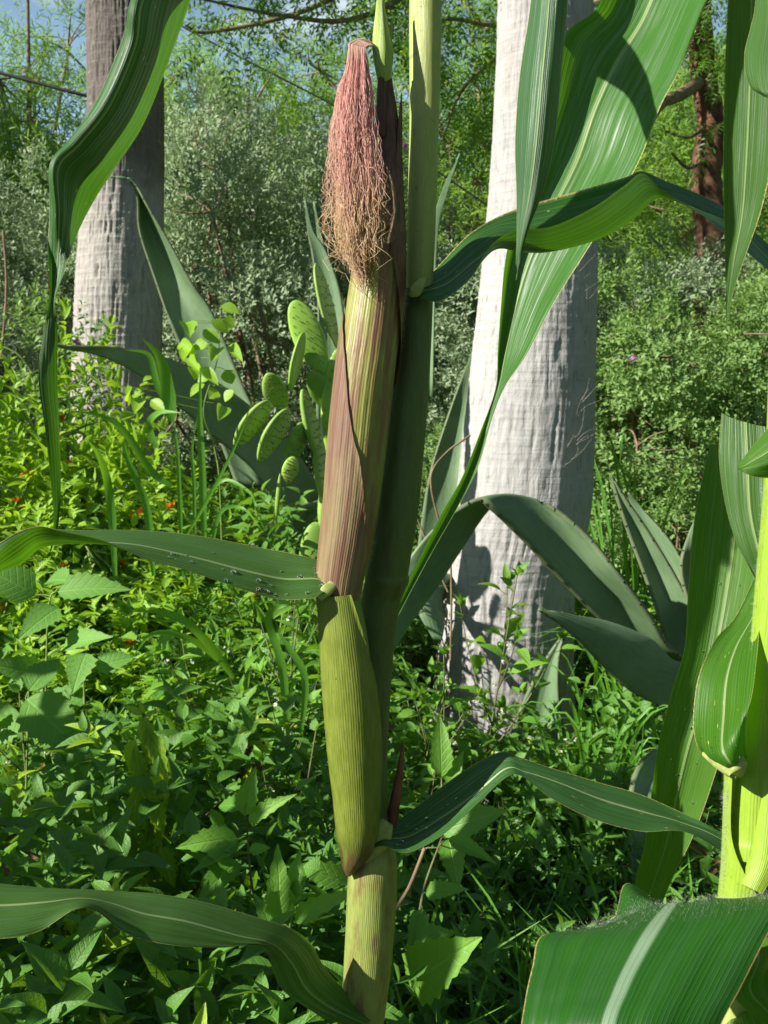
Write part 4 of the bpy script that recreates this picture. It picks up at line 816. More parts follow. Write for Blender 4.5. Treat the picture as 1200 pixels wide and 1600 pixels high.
# dry bent stem by the palm
def twig(label, pts, rad, mat='twig'):
    g = MB(); tube(g, cr([P(*q) for q in pts], 8), rad, 6); tag(g.build('dry_stem', M[mat]), label, 'dry stem', 'thin dry stems')
twig('thin dry curved stem left of the pale palm trunk', [(735, 680, 3.3), (700, 705, 3.3), (676, 735, 3.3), (675, 770, 3.3), (690, 830, 3.3), (705, 900, 3.3), (700, 1200, 3.3)], .0035)
twig('straight dry stem behind the lower corn leaf, right of the stalk', [(640, 780, 3.4), (660, 830, 3.4), (680, 880, 3.4), (700, 925, 3.4)], .003)
twig('dry brown stem leaning right beside the lower stalk', [(664, 1325, 1.6), (640, 1385, 1.6), (615, 1430, 1.6), (600, 1500, 1.6)], .003)
twig('pale dry stalks at the far left edge', [(5, 360, 6.5), (10, 450, 6.5), (2, 560, 6.5)], .008)

# ------------------------------------------------------------------ corn plants
def loft(mb, st, dr=1.0, ns=8, m=64, off=0.0, vs=10.0, wave=0.0, seed=0, curl=0.0, rib=0.0):
    """st rows: centre x, y, width (photo px), depth[, angle0, angle1 in degrees]: 90 faces the camera, 180 is the left side"""
    st = np.array(st, float); q = cr(st, ns); n = len(q); C = PA(q[:, [0, 1, 3]]); rad = q[:, 2]*pxm(q[:, 3])/2+off
    T = norm(np.gradient(C, axis=0)); side = norm(np.cross(T, CF)); side *= np.sign(side[:, :1]); fw = np.cross(side, T); fw *= -np.sign((fw@CF))[:, None]
    closed = st.shape[1] < 6
    th = (np.arange(m)/m*2*pi-pi/2)[None].repeat(n, 0) if closed else np.radians(q[:, 4:5]+(q[:, 5:6]-q[:, 4:5])*np.linspace(0, 1, m)[None])
    rr = rad[:, None]*np.ones((1, m)); s = np.concatenate([[0], np.cumsum(np.linalg.norm(np.diff(C, axis=0), axis=1))])
    if wave: rr = rr*(1+wave*(vnoise(th*1.6+seed, s[:, None]*22+seed, seed)-.5))
    if rib: rr = rr+rib*np.cos(th*26)
    if curl and not closed:
        e = np.minimum(1, np.minimum(np.arange(m), m-1-np.arange(m))/5.0)[None]; rr = rr+curl*(1-e)**2
    V = C[:, None]+side[:, None]*(rr*np.cos(th))[..., None]+fw[:, None]*(rr*dr*np.sin(th))[..., None]
    uv = np.stack(np.broadcast_arrays((th+pi/2)/(2*pi), s[:, None]*vs), -1); mb.add(V, grid_faces(n, m, closed), uv); return V
def hairs(mb, r, pts, nrm, n, l, rad=.00007, droop=.0, jit=.0006):
    i = r.integers(0, len(pts), n)
    for k in i:
        p = pts[k]+r.normal(size=3)*jit; d = norm(nrm[k]+r.normal(size=3)*.55); ll = l*(.4+.9*r.random())
        tube(mb, np.array([p, p+d*ll*.5+[0, 0, droop*ll*.2], p+d*ll+[0, 0, -droop*ll]]), [rad, rad*.8, rad*.3], 3)
def drops(parent, r, V, N, n, s0=0.0, s1=1.0, t0=.1, t1=.9, size=.0016, sgn=1):
    a, b = V.shape[:2]
    for k in range(n):
        i = int((s0+(s1-s0)*r.random())*(a-1)); j = int((t0+(t1-t0)*r.random())*(b-1)); p = V[i, j]; nn = N[i, j]*sgn
        if nn.dot(CF) > 0: nn = -nn
        R_ = size*(.45+1.0*r.random()**2); x = norm(np.cross(nn, [.2, .3, .9])); y = np.cross(nn, x)
        A, B = np.meshgrid(np.arange(12)/12*6.283, np.linspace(0, pi, 7)); g = MB()
        q = p+nn*R_*.35+R_*(np.sin(B)*np.cos(A))[..., None]*x+R_*(np.sin(B)*np.sin(A))[..., None]*y+R_*.62*np.cos(B)[..., None]*nn
        g.add(q, grid_faces(7, 12, True)); g.build('water_drop', M['water'], parent)
def cleaf(root, st, mat, ns=12, nc=21, rip=.0018, seed=0, flip=False, dz=0, k0=0):
    st = [[(x, y, d+dz*min(1, max(0, (i-k0))/3)) for x, y, d in row] for i, row in enumerate(st)]; g = MB(); V, N = blade(g, st, ns, nc, edge_ripple=rip, seed=seed)
    if flip: g.f = [f[:, ::-1] for f in g.f]
    return g.build('leaf', M[mat], root), V, N

D = .955
base = P(556, 2960, D); base[2] = 0
corn = empty('corn_plant', base, 'tall corn plant in the centre with a single ear and pink silk', 'corn plant', 'corn plants')
g = MB(); loft(g, [(672, -1500, 20, D), (670, -900, 36, D), (666, -300, 48, D), (665, -60, 50, D), (664, 60, 50, D), (663, 180, 47, D), (660, 300, 45, D), (657, 400, 43, D), (655, 460, 40, D), (648, 520, 38, D)], vs=10, wave=.03, seed=3)
stk = g.build('stalk', M['stalk_up'], corn)
g = MB(); loft(g, [(657, 452, 41, D), (653, 480, 47, D), (648, 540, 52, D), (640, 620, 57, D), (632, 700, 60, D), (621, 800, 63, D), (609, 870, 64, D+.002), (605, 893, 66, D+.004), (604, 903, 70, D+.005), (602, 912, 66, D+.006), (598, 930, 60, D+.008)], wave=.05, seed=5, rib=.00012)
g.build('sheath', M['stalk_dark'], corn)
g = MB(); loft(g, [(598, 915, 62, D+.008), (586, 1000, 62, D+.01), (579, 1100, 60, D+.01), (578, 1200, 54, D+.008), (584, 1290, 50, D+.004), (586, 1340, 60, D)], wave=.05, seed=6, rib=.00012)
g.build('stalk', M['stalk_dark'], corn)
g = MB(); loft(g, [(598, 1296, 34, D-.002), (592, 1312, 52, D-.002), (586, 1335, 68, D-.003), (582, 1370, 76, D-.004), (580, 1420, 77, D-.004), (575, 1500, 74, D-.004), (568, 1580, 68, D-.004), (564, 1604, 72, D-.004), (560, 1700, 66, D), (556, 2200, 62, D), (556, 2975, 60, D)], wave=.04, seed=7, rib=.00014)
sh = g.build('sheath', M['stalk'], corn)
g = MB(); loft(g, [(566, 1596, 74, D-.004, -60, 240), (562, 1640, 76, D-.004, -60, 240), (559, 1800, 74, D-.003, -60, 240), (557, 2400, 70, D, -60, 240)], off=.0006, curl=.0012); g.build('sheath', M['shank'], corn)
# ear: shank sheath, husk layers, silk
er = P(545, 1362, .935); g = MB(); loft(g, [(544, 1366, 6, .936), (548, 1352, 24, .934), (556, 1325, 50, .932), (558, 1290, 66, .93), (556, 1240, 72, .928), (552, 1180, 78, .926), (546, 1100, 80, .925), (538, 1010, 76, .925), (531, 950, 68, .926), (529, 915, 62, .928)], .95, wave=.05, seed=9, rib=.00016, m=96)
ear = empty('ear', er, None, None); ear.parent = corn; ear.location = tuple(er-base)
def ebuild(g, name, mat): return g.build(name, mat, ear)
ebuild(g, 'shank_sheath', M['shank'])
# flap of the shank sheath lapping over the dark stalk
g = MB(); loft(g, [(530, 930, 70, .926, 60, 150), (538, 1000, 80, .925, 42, 150), (546, 1080, 88, .926, 22, 150), (552, 1170, 82, .926, 5, 150), (556, 1235, 74, .928, -10, 150), (558, 1290, 67, .930, -20, 150), (556, 1325, 50, .932, -20, 150), (548, 1352, 25, .934, -20, 150), (544, 1367, 6, .936, -20, 150)], 1.0, off=.0009, curl=.0016, wave=.03, seed=4, m=72); ebuild(g, 'shank_flap', M['flap'])
core = [(528, 985, 50, .93), (527, 945, 62, .928), (532, 905, 72, .927), (541, 850, 80, .926), (549, 790, 86, .925), (557, 710, 90, .925), (566, 620, 93, .925), (577, 540, 91, .926), (586, 470, 86, .927), (592, 410, 78, .928), (597, 350, 66, .929), (602, 290, 50, .931), (606, 230, 34, .932), (606, 170, 20, .933), (603, 120, 11, .934), (600, 88, 4, .935)]
g = MB(); loft(g, core, .95, wave=.05, seed=13, m=128, rib=.00022); ebuild(g, 'husk', M['husk'])
g = MB(); loft(g, [(527, 948, 64, .928, 20, 230), (532, 905, 74, .927, 26, 230), (541, 850, 82, .926, 40, 230), (549, 790, 88, .925, 62, 230), (556, 720, 91, .925, 82, 230), (559, 690, 92, .925, 96, 225), (564, 640, 93, .925, 112, 220), (571, 580, 93, .925, 128, 215), (579, 520, 92, .926, 152, 205), (585, 472, 90, .927, 176, 184)], .95, off=.0008, curl=.0007, wave=.05, seed=17, m=80, rib=.00020); ebuild(g, 'husk', M['husk_brown'])
g = MB(); loft(g, [(568, 600, 93, .925, -60, -20), (572, 570, 93, .925, -60, 0), (577, 540, 92, .926, -60, 14), (586, 470, 87, .927, -60, 40), (592, 410, 79, .928, -60, 60), (597, 350, 67, .929, -60, 80), (602, 290, 51, .931, -60, 120), (607, 230, 35, .932, -60, 130), (607, 170, 20, .933, -40, 120), (603, 120, 10, .934, -10, 100), (601, 92, 5, .934, 20, 60)], .95, off=.0016, curl=.0008, wave=.05, seed=19, m=72, rib=.0002); ebuild(g, 'husk', M['husk_tip'])
g = MB(); loft(g, [(606, 420, 52, .926, -70, 60), (611, 340, 38, .926, -70, 70), (616, 270, 22, .927, -70, 80), (621, 210, 12, .928, -60, 90), (624, 170, 6, .929, -40, 90), (625, 146, 2, .93, 0, 60)], 1.0, off=.001, m=24); ebuild(g, 'husk_tip', M['husk_tip'])
for st_, mt in (([(592, 260, .925), (597, 260, .921), (602, 260, .924)], 'husk_tip'),): pass
g = MB(); blade(g, [[(586, 210, .925), (596, 215, .920), (606, 205, .926)], [(589, 150, .927), (597, 152, .923), (606, 148, .928)], [(592, 105, .93), (598, 106, .927), (604, 104, .931)], [(597, 78, .932), (598, 78, .931), (600, 78, .932)]], 8, 9); thick(g.build('husk_blade', M['husk_tip'], ear), .0006)
g = MB(); blade(g, [[(590, 125, .930), (600, 128, .926), (611, 122, .931)], [(583, 85, .929), (597, 88, .924), (614, 84, .930)], [(583, 55, .929), (596, 55, .925), (609, 56, .930)], [(587, 20, .930), (595, 18, .928), (603, 22, .931)], [(590, -14, .931), (593, -16, .931), (597, -14, .931)]], 8, 11); thick(g.build('husk_blade', M['husk_green'], ear), .0007)
g = MB(); blade(g, [[(600, 90, .934), (606, 88, .932), (612, 88, .934)], [(605, 55, .935), (609, 54, .934), (613, 55, .935)], [(612, 28, .936), (613, 28, .936), (615, 28, .936)]], 6, 7); g.build('husk_blade', M['husk_green'], ear)
g = MB(); blade(g, [[(604, 380, .895), (607, 380, .893), (611, 378, .895)], [(614, 330, .895), (617, 328, .893), (620, 326, .895)], [(611, 290, .895), (613, 290, .893), (616, 289, .895)], [(603, 262, .895), (604, 261, .895), (606, 261, .895)]], 6, 5, rnd=.2); g.build('husk_blade', M['husk_brown'], ear)
# silk: one mass of hair
r = np.random.default_rng(8); g = MB(); T_ = np.linspace(0, 1, 34)
edgeL = ([70, 100, 150, 220, 300, 360, 400, 440], [549, 541, 533, 526, 521, 518, 521, 548]); edgeR = ([70, 100, 150, 220, 260, 300, 360, 400, 440], [571, 573, 574, 577, 583, 590, 593, 590, 583])
for k in range(1050):
    u = r.beta(1.25, 1.25) if k > 160 else r.random(); L_ = np.clip(1-.60*r.random()**1.5, .3, 1.0)*(.90+.14*math.sin(pi*min(1, .12+u*.85))); yend = 80+(440-80)*L_
    dz = (r.random()-.5)*.032; a0 = r.random()*6.28; a1 = r.random()*6.28; f1 = 2.2+3*r.random(); f2 = 6+7*r.random(); amp = (.7+2.2*r.random()**1.5); pts = []
    fly = r.random() < .05; out = r.random() < .16 or fly
    if fly: amp = 3+3*r.random(); L_ = .7+.35*r.random(); yend = 80+(440-80)*L_; u = r.choice([-.08, -.02, .98, 1.05])+r.normal()*.04
    elif L_ > .93: u = .45+.5*(u-.4)
    nh = 6
    for i in range(nh):                      # over the arch
        t = i/nh; ang = pi*(1-.92*t)*1.0; uc = min(1, max(0, u)); rx = 10+16*(1-uc); ry = 14+10*(1-uc); cx = 586-rx*.9; pts.append((cx+rx*math.cos(pi-ang)*1.0+2, 84-ry*math.sin(ang), .925+dz*.35*t-.004*t))
    x_s = pts[-1][0]
    for i in range(34-nh):
        t = (i+1)/(34-nh); y = 80+(yend-80)*t; xl, xr = np.interp(y, *edgeL), np.interp(y, *edgeR); xt = xl+(xr-xl)*u
        bl = min(1, t*5); fz = amp*(.20+2.9*t**2.0); xt = 556+8*t+(xt-556-8*t)*.86; x = x_s*(1-bl)+xt*bl+fz*math.sin(a0+f1*t*6.28)+.8*fz*t*math.sin(a1+f2*t*6.28)-(out*10*math.sin(pi*t)*(1 if u < .5 else -1.2))
        if t > .86: y -= 10*(t-.86)/.14*(r.random()-.3)
        dd = .918+dz*(.35+.65*t)-.012*math.sin(pi*min(1, t*1.1))*.9-.016*t+.0012*fz*.5*math.sin(a1+f1*t*9); pts.append((x, y, dd))
    tube(g, PA(np.array(pts)), (.00013+.00011*r.random()), 3, r.random())
    nv = 34*3; g.uv[-1] = np.stack([np.zeros(nv), np.repeat(T_, 3)*(.55+.45*L_)], -1)
tag(ebuild(g, 'silk', M['silk']), kind='stuff')
# leaves of the centre plant
d0 = .95
lf, V, N = cleaf(corn, [[(652, 452, .956), (642, 462, .938), (634, 448, .952)], [(664, 437, .965), (656, 456, .938), (657, 466, .930)], [(693, 408, .985), (698, 442, .95), (690, 470, .92)], [(732, 368, 1.0), (738, 410, .965), (733, 437, .925)], [(772, 342, 1.02), (775, 385, .985), (768, 383, .94)], [(815, 324, 1.03), (812, 392, .995), (808, 358, .94)], [(862, 310, 1.04), (858, 392, 1.0), (858, 354, .945)],
                        [(930, 291, 1.05), (932, 374, 1.01), (926, 324, .96)], [(978, 276, 1.06), (985, 345, 1.03), (976, 290, .99)], [(1003, 267, 1.06), (1022, 312, 1.05), (1004, 271, 1.02)], [(1042, 283, 1.08), (1052, 312, 1.06), (1035, 297, 1.04)], [(1090, 303, 1.10), (1098, 330, 1.08), (1085, 328, 1.05)], [(1140, 330, 1.12), (1148, 352, 1.10), (1132, 366, 1.07)], [(1200, 382, 1.14), (1200, 402, 1.12), (1192, 414, 1.09)], [(1270, 450, 1.15), (1262, 465, 1.13), (1255, 470, 1.12)], [(1340, 600, 1.15), (1338, 602, 1.15), (1336, 603, 1.15)]], 'leaf_blue', rip=.0006, seed=1)
lf, V, N = cleaf(corn, [[(588, 1300, .948), (582, 1318, .934), (574, 1330, .938)], [(606, 1290, .955), (602, 1310, .934), (598, 1322, .925)], [(640, 1268, .97), (642, 1305, .95), (636, 1333, .92)], [(700, 1222, .98), (704, 1268, .955), (692, 1307, .92)], [(745, 1192, .985), (752, 1232, .955), (742, 1262, .925)], [(784, 1175, .98), (792, 1200, .955), (790, 1216, .935)], [(812, 1184, .975), (822, 1206, .955), (815, 1212, .94)],
                        [(860, 1202, .98), (872, 1222, .955), (862, 1246, .93)], [(930, 1222, .985), (938, 1248, .96), (928, 1279, .93)], [(1000, 1240, .985), (1005, 1268, .965), (1000, 1298, .935)], [(1062, 1268, .98), (1062, 1284, .97), (1072, 1299, .94)], [(1125, 1300, .97), (1128, 1312, .965), (1140, 1340, .94)], [(1210, 1350, .97), (1208, 1375, .96), (1200, 1395, .945)], [(1290, 1440, .97), (1288, 1442, .97), (1286, 1445, .97)]], 'leaf_blue', rip=.0010, seed=2)
drops(lf, np.random.default_rng(1), V, N, 14, .12, .36, .3, .9, .0014)
lf, V, N = cleaf(corn, [[(556, 905, .955), (548, 925, .935), (530, 938, .925)], [(520, 892, .945), (520, 918, .915), (508, 926, .905)], [(497, 876, .94), (496, 905, .915), (488, 935, .895)], [(450, 864, .94), (445, 905, .91), (435, 936, .89)], [(400, 855, .94), (395, 895, .90), (385, 922, .88)], [(300, 836, .925), (298, 870, .885), (300, 893, .865)], [(205, 827, .91), (215, 852, .87), (225, 873, .85)], [(130, 827, .89), (150, 848, .855), (165, 846, .835)], [(90, 826, .88), (100, 850, .85), (95, 830, .83)],
                        [(60, 822, .87), (62, 858, .845), (58, 824, .825)], [(30, 830, .86), (35, 880, .835), (18, 846, .815)], [(0, 848, .85), (-5, 895, .83), (-20, 880, .805)], [(-60, 890, .84), (-75, 940, .82), (-95, 935, .80)], [(-160, 1000, .82), (-165, 1010, .82), (-170, 1015, .82)]], 'leaf', rip=.0006, seed=3)
drops(lf, np.random.default_rng(2), V, N, 26, .10, .48, .25, .95, .0019)
lf, V, N = cleaf(corn, [[(590, 1588, .95), (570, 1600, .925), (545, 1604, .93)], [(560, 1568, .945), (548, 1590, .915), (534, 1598, .92)], [(536, 1545, .94), (512, 1572, .915), (490, 1583, .90)], [(505, 1508, .93), (478, 1545, .905), (440, 1545, .89)], [(485, 1475, .92), (455, 1505, .895), (418, 1490, .885)], [(455, 1453, .91), (425, 1475, .88), (402, 1476, .87)], [(400, 1434, .895), (370, 1462, .865), (345, 1481, .85)], [(315, 1408, .88), (290, 1440, .85), (265, 1476, .83)], [(245, 1396, .87), (225, 1428, .84), (198, 1458, .82)],
                        [(190, 1392, .865), (175, 1412, .835), (152, 1424, .815)], [(140, 1389, .855), (128, 1404, .825), (118, 1421, .80)], [(80, 1386, .845), (72, 1410, .81), (62, 1455, .79)], [(0, 1379, .83), (-5, 1415, .80), (-5, 1468, .775)], [(-100, 1370, .82), (-105, 1410, .79), (-100, 1455, .77)], [(-260, 1450, .80), (-265, 1455, .80), (-270, 1460, .80)]], 'leaf', rip=.0008, seed=4)
lf, V, N = cleaf(corn, [[(668, -150, .95), (655, -120, .93), (640, -110, .95)], [(620, -280, .94), (600, -240, .90), (590, -230, .93)], [(520, -380, .90), (500, -300, .88), (470, -320, .90)], [(400, -300, .86), (385, -230, .84), (340, -240, .88)], [(330, -120, .80), (300, -100, .82), (262, -110, .87)], [(302, -10, .86), (228, -10, .76), (212, -10, .80)], [(270, 80, .86), (212, 72, .76), (190, 66, .80)], [(225, 190, .85), (172, 165, .755), (150, 158, .79)], [(182, 258, .83), (125, 225, .75), (108, 220, .78)], [(150, 308, .81), (92, 262, .745), (79, 264, .765)], [(122, 362, .79), (93, 335, .75), (76, 335, .76)],
                        [(100, 425, .74), (88, 420, .755), (75, 390, .755)], [(86, 468, .74), (82, 468, .745), (77, 462, .742)], [(90, 520, .75), (77, 520, .745), (67, 525, .745)], [(90, 600, .76), (76, 598, .75), (60, 590, .745)], [(93, 680, .77), (84, 680, .76), (71, 675, .755)], [(95, 750, .78), (88, 750, .775), (79, 750, .77)], [(92, 815, .785), (88, 815, .785), (84, 812, .78)], [(80, 862, .79), (79, 862, .79), (78, 862, .79)]], 'leaf_blue', rip=.0006, seed=5, dz=.24)
cleaf(corn, [[(668, -560, .95), (655, -520, .93), (640, -510, .95)], [(720, -760, 1.0), (720, -700, .97), (725, -660, .94)], [(900, -860, 1.05), (890, -760, 1.0), (890, -700, .95)], [(1010, -560, 1.05), (1060, -540, 1.0), (1110, -560, .96)], [(985, -300, 1.0), (1065, -310, 1.0), (1150, -310, .95)], [(960, -90, .98), (1045, -90, .99), (1140, -95, .93)], [(935, 8, .97), (1010, 20, .985), (1098, 15, .91)], [(882, 55, .955), (965, 95, .975), (1062, 108, .90)], [(862, 150, .945), (930, 170, .965), (1033, 165, .895)], [(836, 240, .94), (900, 255, .955), (1003, 245, .895)],
             [(806, 330, .935), (860, 335, .945), (958, 325, .89)], [(790, 400, .93), (828, 405, .94), (910, 402, .89)], [(783, 480, .92), (805, 482, .93), (862, 478, .885)], [(778, 550, .91), (790, 552, .915), (822, 555, .885)], [(775, 605, .90), (780, 604, .90), (790, 603, .885)], [(752, 672, .885), (760, 662, .89), (770, 652, .885)], [(722, 745, .88), (732, 740, .887), (748, 728, .882)], [(690, 802, .875), (702, 802, .882), (716, 792, .88)], [(652, 878, .87), (660, 880, .875), (670, 872, .873)], [(612, 965, .865), (618, 962, .868), (624, 958, .867)], [(603, 1000, .865), (604, 1000, .865), (605, 999, .865)]], 'leaf_shiny', rip=.0006, seed=6, dz=.20)
# red dried shoot behind the collar, collars, hairs
g = MB(); loft(g, [(629, 1158, 2, .955), (628, 1180, 7, .955), (622, 1225, 14, .955), (614, 1270, 18, .955), (608, 1300, 18, .955)], .5, m=16); g.build('side_shoot', M['red_shoot'], corn)
g = MB(); loft(g, [(606, 1284, 20, .936), (594, 1302, 40, .936), (582, 1322, 40, .936), (566, 1345, 18, .934)], .35, m=24, wave=.15); g.build('collar', M['collar'], corn)
g = MB(); loft(g, [(524, 902, 6, .912), (518, 915, 16, .908), (508, 925, 18, .905), (500, 937, 6, .902)], .35, m=20, wave=.15); g.build('collar', M['collar'], corn)
g = MB(); loft(g, [(664, 433, 6, .934), (656, 444, 16, .93), (648, 455, 20, .928), (640, 462, 6, .93)], .35, m=20, wave=.15); g.build('collar', M['collar'], corn)
r = np.random.default_rng(14); g = MB()
def line_h(a, b, n=40): t = np.linspace(0, 1, n)[:, None]; return P(*a)*(1-t)+P(*b)*t
for a, b, nd, n, l in (((688, -60, .95), (688, 90, .95), (1, -.1, .2), 420, .006), ((552, 1352, .93), (584, 1312, .925), (-.6, -.6, .5), 420, .003), ((637, 458, .945), (631, 560, .945), (-1, -.1, .1), 160, .003), ((604, 640, .925), (578, 880, .93), (.8, -.4, .1), 120, .003)):
    p = line_h(a, b); hairs(g, r, p, np.broadcast_to(norm(np.array(nd, float)), p.shape), n, l)
tag(g.build('hairs', M['fuzz'], corn), kind='stuff')

# right-hand young corn plant
E = .80
base = P(1150, 3400, E); base[2] = 0
c2 = empty('corn_plant', base, 'young yellow-green corn plant at the right edge of the picture', 'corn plant', 'corn plants')
g = MB(); loft(g, [(1262, -900, 40, E), (1256, -300, 60, E), (1246, 300, 70, E), (1236, 660, 72, E), (1230, 760, 70, E), (1218, 900, 70, E), (1207, 1020, 68, E), (1194, 1150, 66, E), (1184, 1230, 66, E), (1180, 1300, 68, E), (1178, 1322, 74, E), (1176, 1340, 72, E)], wave=.02, seed=21); g.build('stalk', M['young_stalk'], c2)
g = MB(); loft(g, [(1178, 1318, 68, E), (1176, 1336, 66, E), (1174, 1356, 50, E), (1172, 1380, 46, E)], wave=.02, seed=22); g.build('node', M['young_stalk'], c2)
g = MB(); loft(g, [(1176, 1205, 82, E, 150, 250), (1174, 1300, 84, E, 148, 260), (1168, 1360, 78, E, 110, 300), (1162, 1400, 74, E, 60, 320), (1158, 1440, 72, E, -20, 340)], off=.0008, curl=.001, m=40); g.build('sheath', M['young_stalk'], c2)
g = MB(); loft(g, [(1160, 1395, 64, E), (1157, 1440, 66, E), (1152, 1600, 66, E), (1150, 3420, 70, E)], wave=.02, seed=23); g.build('sheath', M['stalk_up'], c2)
g = MB(); loft(g, [(1208, 1200, 34, E-.01, 60, 180), (1204, 1270, 40, E-.012, 60, 190), (1196, 1340, 42, E-.016, 60, 200), (1176, 1390, 30, E-.02, 60, 200)], off=.0008, curl=.001, m=24); g.build('sheath', M['young_stalk'], c2)
# hanging leaves at the top
cleaf(c2, [[(1250, -300, E), (1240, -270, E-.02), (1225, -260, E)], [(1160, -560, .82), (1150, -500, .80), (1140, -440, .80)], [(1020, -640, .83), (1010, -560, .80), (1000, -480, .80)], [(880, -420, .85), (910, -400, .80), (940, -380, .79)], [(840, -160, .84), (865, -150, .81), (895, -160, .80)], [(829, 0, .83), (858, 2, .80), (886, 0, .81)], [(814, 110, .825), (848, 112, .79), (879, 100, .805)], [(806, 220, .82), (838, 224, .79), (868, 215, .805)], [(807, 300, .815), (828, 302, .795), (850, 295, .80)], [(807, 365, .81), (816, 365, .80), (826, 360, .80)], [(806, 410, .805), (809, 410, .805), (812, 410, .805)], [(806, 438, .80), (806, 438, .80), (807, 438, .80)]], 'leaf_blue', rip=.0006, seed=7)
cleaf(c2, [[(1255, -650, E), (1260, -640, E-.02), (1270, -640, E)], [(1230, -780, .82), (1250, -760, .80), (1275, -760, .80)], [(1175, -560, .86), (1205, -560, .84), (1240, -560, .83)], [(1145, -250, .88), (1185, -250, .86), (1235, -250, .85)], [(1138, -20, .88), (1175, -10, .87), (1225, -10, .85)], [(1132, 120, .88), (1172, 125, .87), (1214, 120, .85)], [(1130, 250, .88), (1166, 255, .87), (1206, 250, .85)], [(1131, 330, .875), (1160, 335, .87), (1190, 330, .855)], [(1133, 400, .87), (1148, 402, .865), (1165, 400, .86)], [(1134, 460, .865), (1139, 460, .865), (1145, 460, .862)], [(1134, 512, .86), (1134, 512, .86), (1135, 512, .86)]], 'leaf_old', rip=.0006, seed=8)
cleaf(c2, [[(1258, -100, E), (1270, -90, E), (1280, -90, E)], [(1200, -200, .76), (1225, -195, .74), (1255, -190, .75)], [(1185, -60, .72), (1215, -60, .70), (1255, -60, .71)], [(1178, 20, .70), (1212, 20, .68), (1250, 20, .69)], [(1163, 85, .68), (1205, 90, .66), (1250, 80, .67)], [(1170, 132, .67), (1206, 138, .65), (1245, 130, .66)], [(1192, 150, .66), (1210, 155, .65), (1232, 152, .66)]], 'leaf', rip=.0004, seed=9)
# leaves around the stalk at the right
cleaf(c2, [[(1245, 700, .79), (1250, 720, .76), (1250, 740, .77)], [(1212, 664, .77), (1218, 700, .74), (1222, 745, .75)], [(1180, 692, .76), (1186, 715, .74), (1192, 746, .745)], [(1160, 718, .75), (1163, 728, .745), (1168, 741, .745)], [(1152, 730, .75), (1152, 731, .75), (1154, 733, .75)]], 'leaf_young', rip=.0003, seed=10)
cleaf(c2, [[(1128, 645, .86), (1165, 660, .85), (1240, 675, .84)], [(1124, 715, .855), (1168, 730, .84), (1245, 740, .83)], [(1134, 790, .85), (1172, 800, .835), (1250, 800, .82)], [(1152, 850, .84), (1185, 860, .83), (1250, 860, .82)], [(1180, 905, .83), (1200, 915, .83), (1240, 910, .82)], [(1205, 950, .82), (1208, 951, .82), (1212, 950, .82)]], 'leaf', rip=.0005, seed=11)
lf, V, N = cleaf(c2, [[(1112, 694, .97), (1140, 700, .95), (1200, 720, .93)], [(1098, 742, .96), (1150, 760, .95), (1215, 760, .92)], [(1084, 820, .95), (1148, 830, .95), (1215, 835, .90)], [(1076, 920, .94), (1135, 930, .945), (1200, 930, .90)], [(1072, 1010, .935), (1118, 1020, .94), (1180, 1020, .90)], [(1050, 1080, .935), (1098, 1095, .94), (1150, 1100, .91)], [(1028, 1160, .935), (1075, 1170, .94), (1128, 1180, .915)], [(1017, 1240, .935), (1056, 1250, .95), (1106, 1245, .925)], [(1008, 1310, .945), (1040, 1320, .955), (1078, 1312, .935)], [(996, 1360, .955), (1025, 1370, .965), (1054, 1362, .945)], [(985, 1420, .965), (1005, 1430, .97), (1032, 1420, .955)], [(975, 1520, .97), (985, 1520, .97), (1000, 1520, .97)], [(970, 1600, .97), (971, 1600, .97), (972, 1600, .97)]], 'leaf_young', rip=.0012, seed=12, dz=.12, k0=-3)
drops(lf, np.random.default_rng(5), V, N, 34, .12, .62, .2, .85, .0015)
lf, V, N = cleaf(c2, [[(1138, 1212, .79), (1156, 1205, .775), (1168, 1185, .785)], [(1112, 1192, .80), (1140, 1192, .765), (1166, 1160, .775)], [(1090, 1165, .81), (1128, 1165, .77), (1168, 1120, .765)], [(1084, 1120, .82), (1130, 1120, .79), (1176, 1070, .77)], [(1092, 1055, .83), (1135, 1060, .81), (1184, 1010, .785)], [(1118, 1000, .84), (1150, 1010, .83), (1190, 960, .80)], [(1148, 965, .85), (1175, 965, .84), (1210, 910, .82)], [(1178, 905, .86), (1200, 910, .85), (1240, 860, .83)], [(1215, 830, .87), (1235, 830, .87), (1260, 800, .85)], [(1290, 720, .9), (1291, 720, .9), (1292, 720, .9)]], 'leaf_young', rip=.0006, seed=13)
drops(lf, np.random.default_rng(6), V, N, 12, .1, .3, .1, .8, .0010)
g = MB(); loft(g, [(1098, 1178, 6, .80), (1118, 1186, 26, .785), (1138, 1192, 40, .775), (1152, 1198, 36, .77), (1158, 1212, 10, .775)], .4, m=24, wave=.15); g.build('collar', M['collar'], c2)
# the big near leaf arching towards the camera
nl, V, N = cleaf(c2, [[(1150, 1500, .80), (1160, 1490, .78), (1170, 1480, .78)], [(1080, 1440, .80), (1110, 1440, .76), (1150, 1440, .76)], [(1012, 1396, .79), (1070, 1430, .755), (1170, 1425, .745)], [(976, 1382, .775), (1060, 1420, .735), (1188, 1412, .725)], [(958, 1438, .75), (1052, 1412, .715), (1205, 1402, .71)], [(905, 1456, .725), (1040, 1424, .69), (1228, 1400, .69)], [(846, 1464, .69), (1018, 1455, .66), (1222, 1420, .665)], [(832, 1510, .665), (992, 1500, .64), (1196, 1468, .65)], [(820, 1565, .645), (968, 1550, .62), (1160, 1540, .63)], [(812, 1640, .63), (945, 1620, .60), (1120, 1620, .61)], [(815, 1800, .62), (925, 1790, .59), (1060, 1790, .60)], [(860, 2050, .61), (905, 2050, .60), (960, 2050, .60)]], 'leaf_near', rip=.0006, seed=14, nc=41, flip=True)
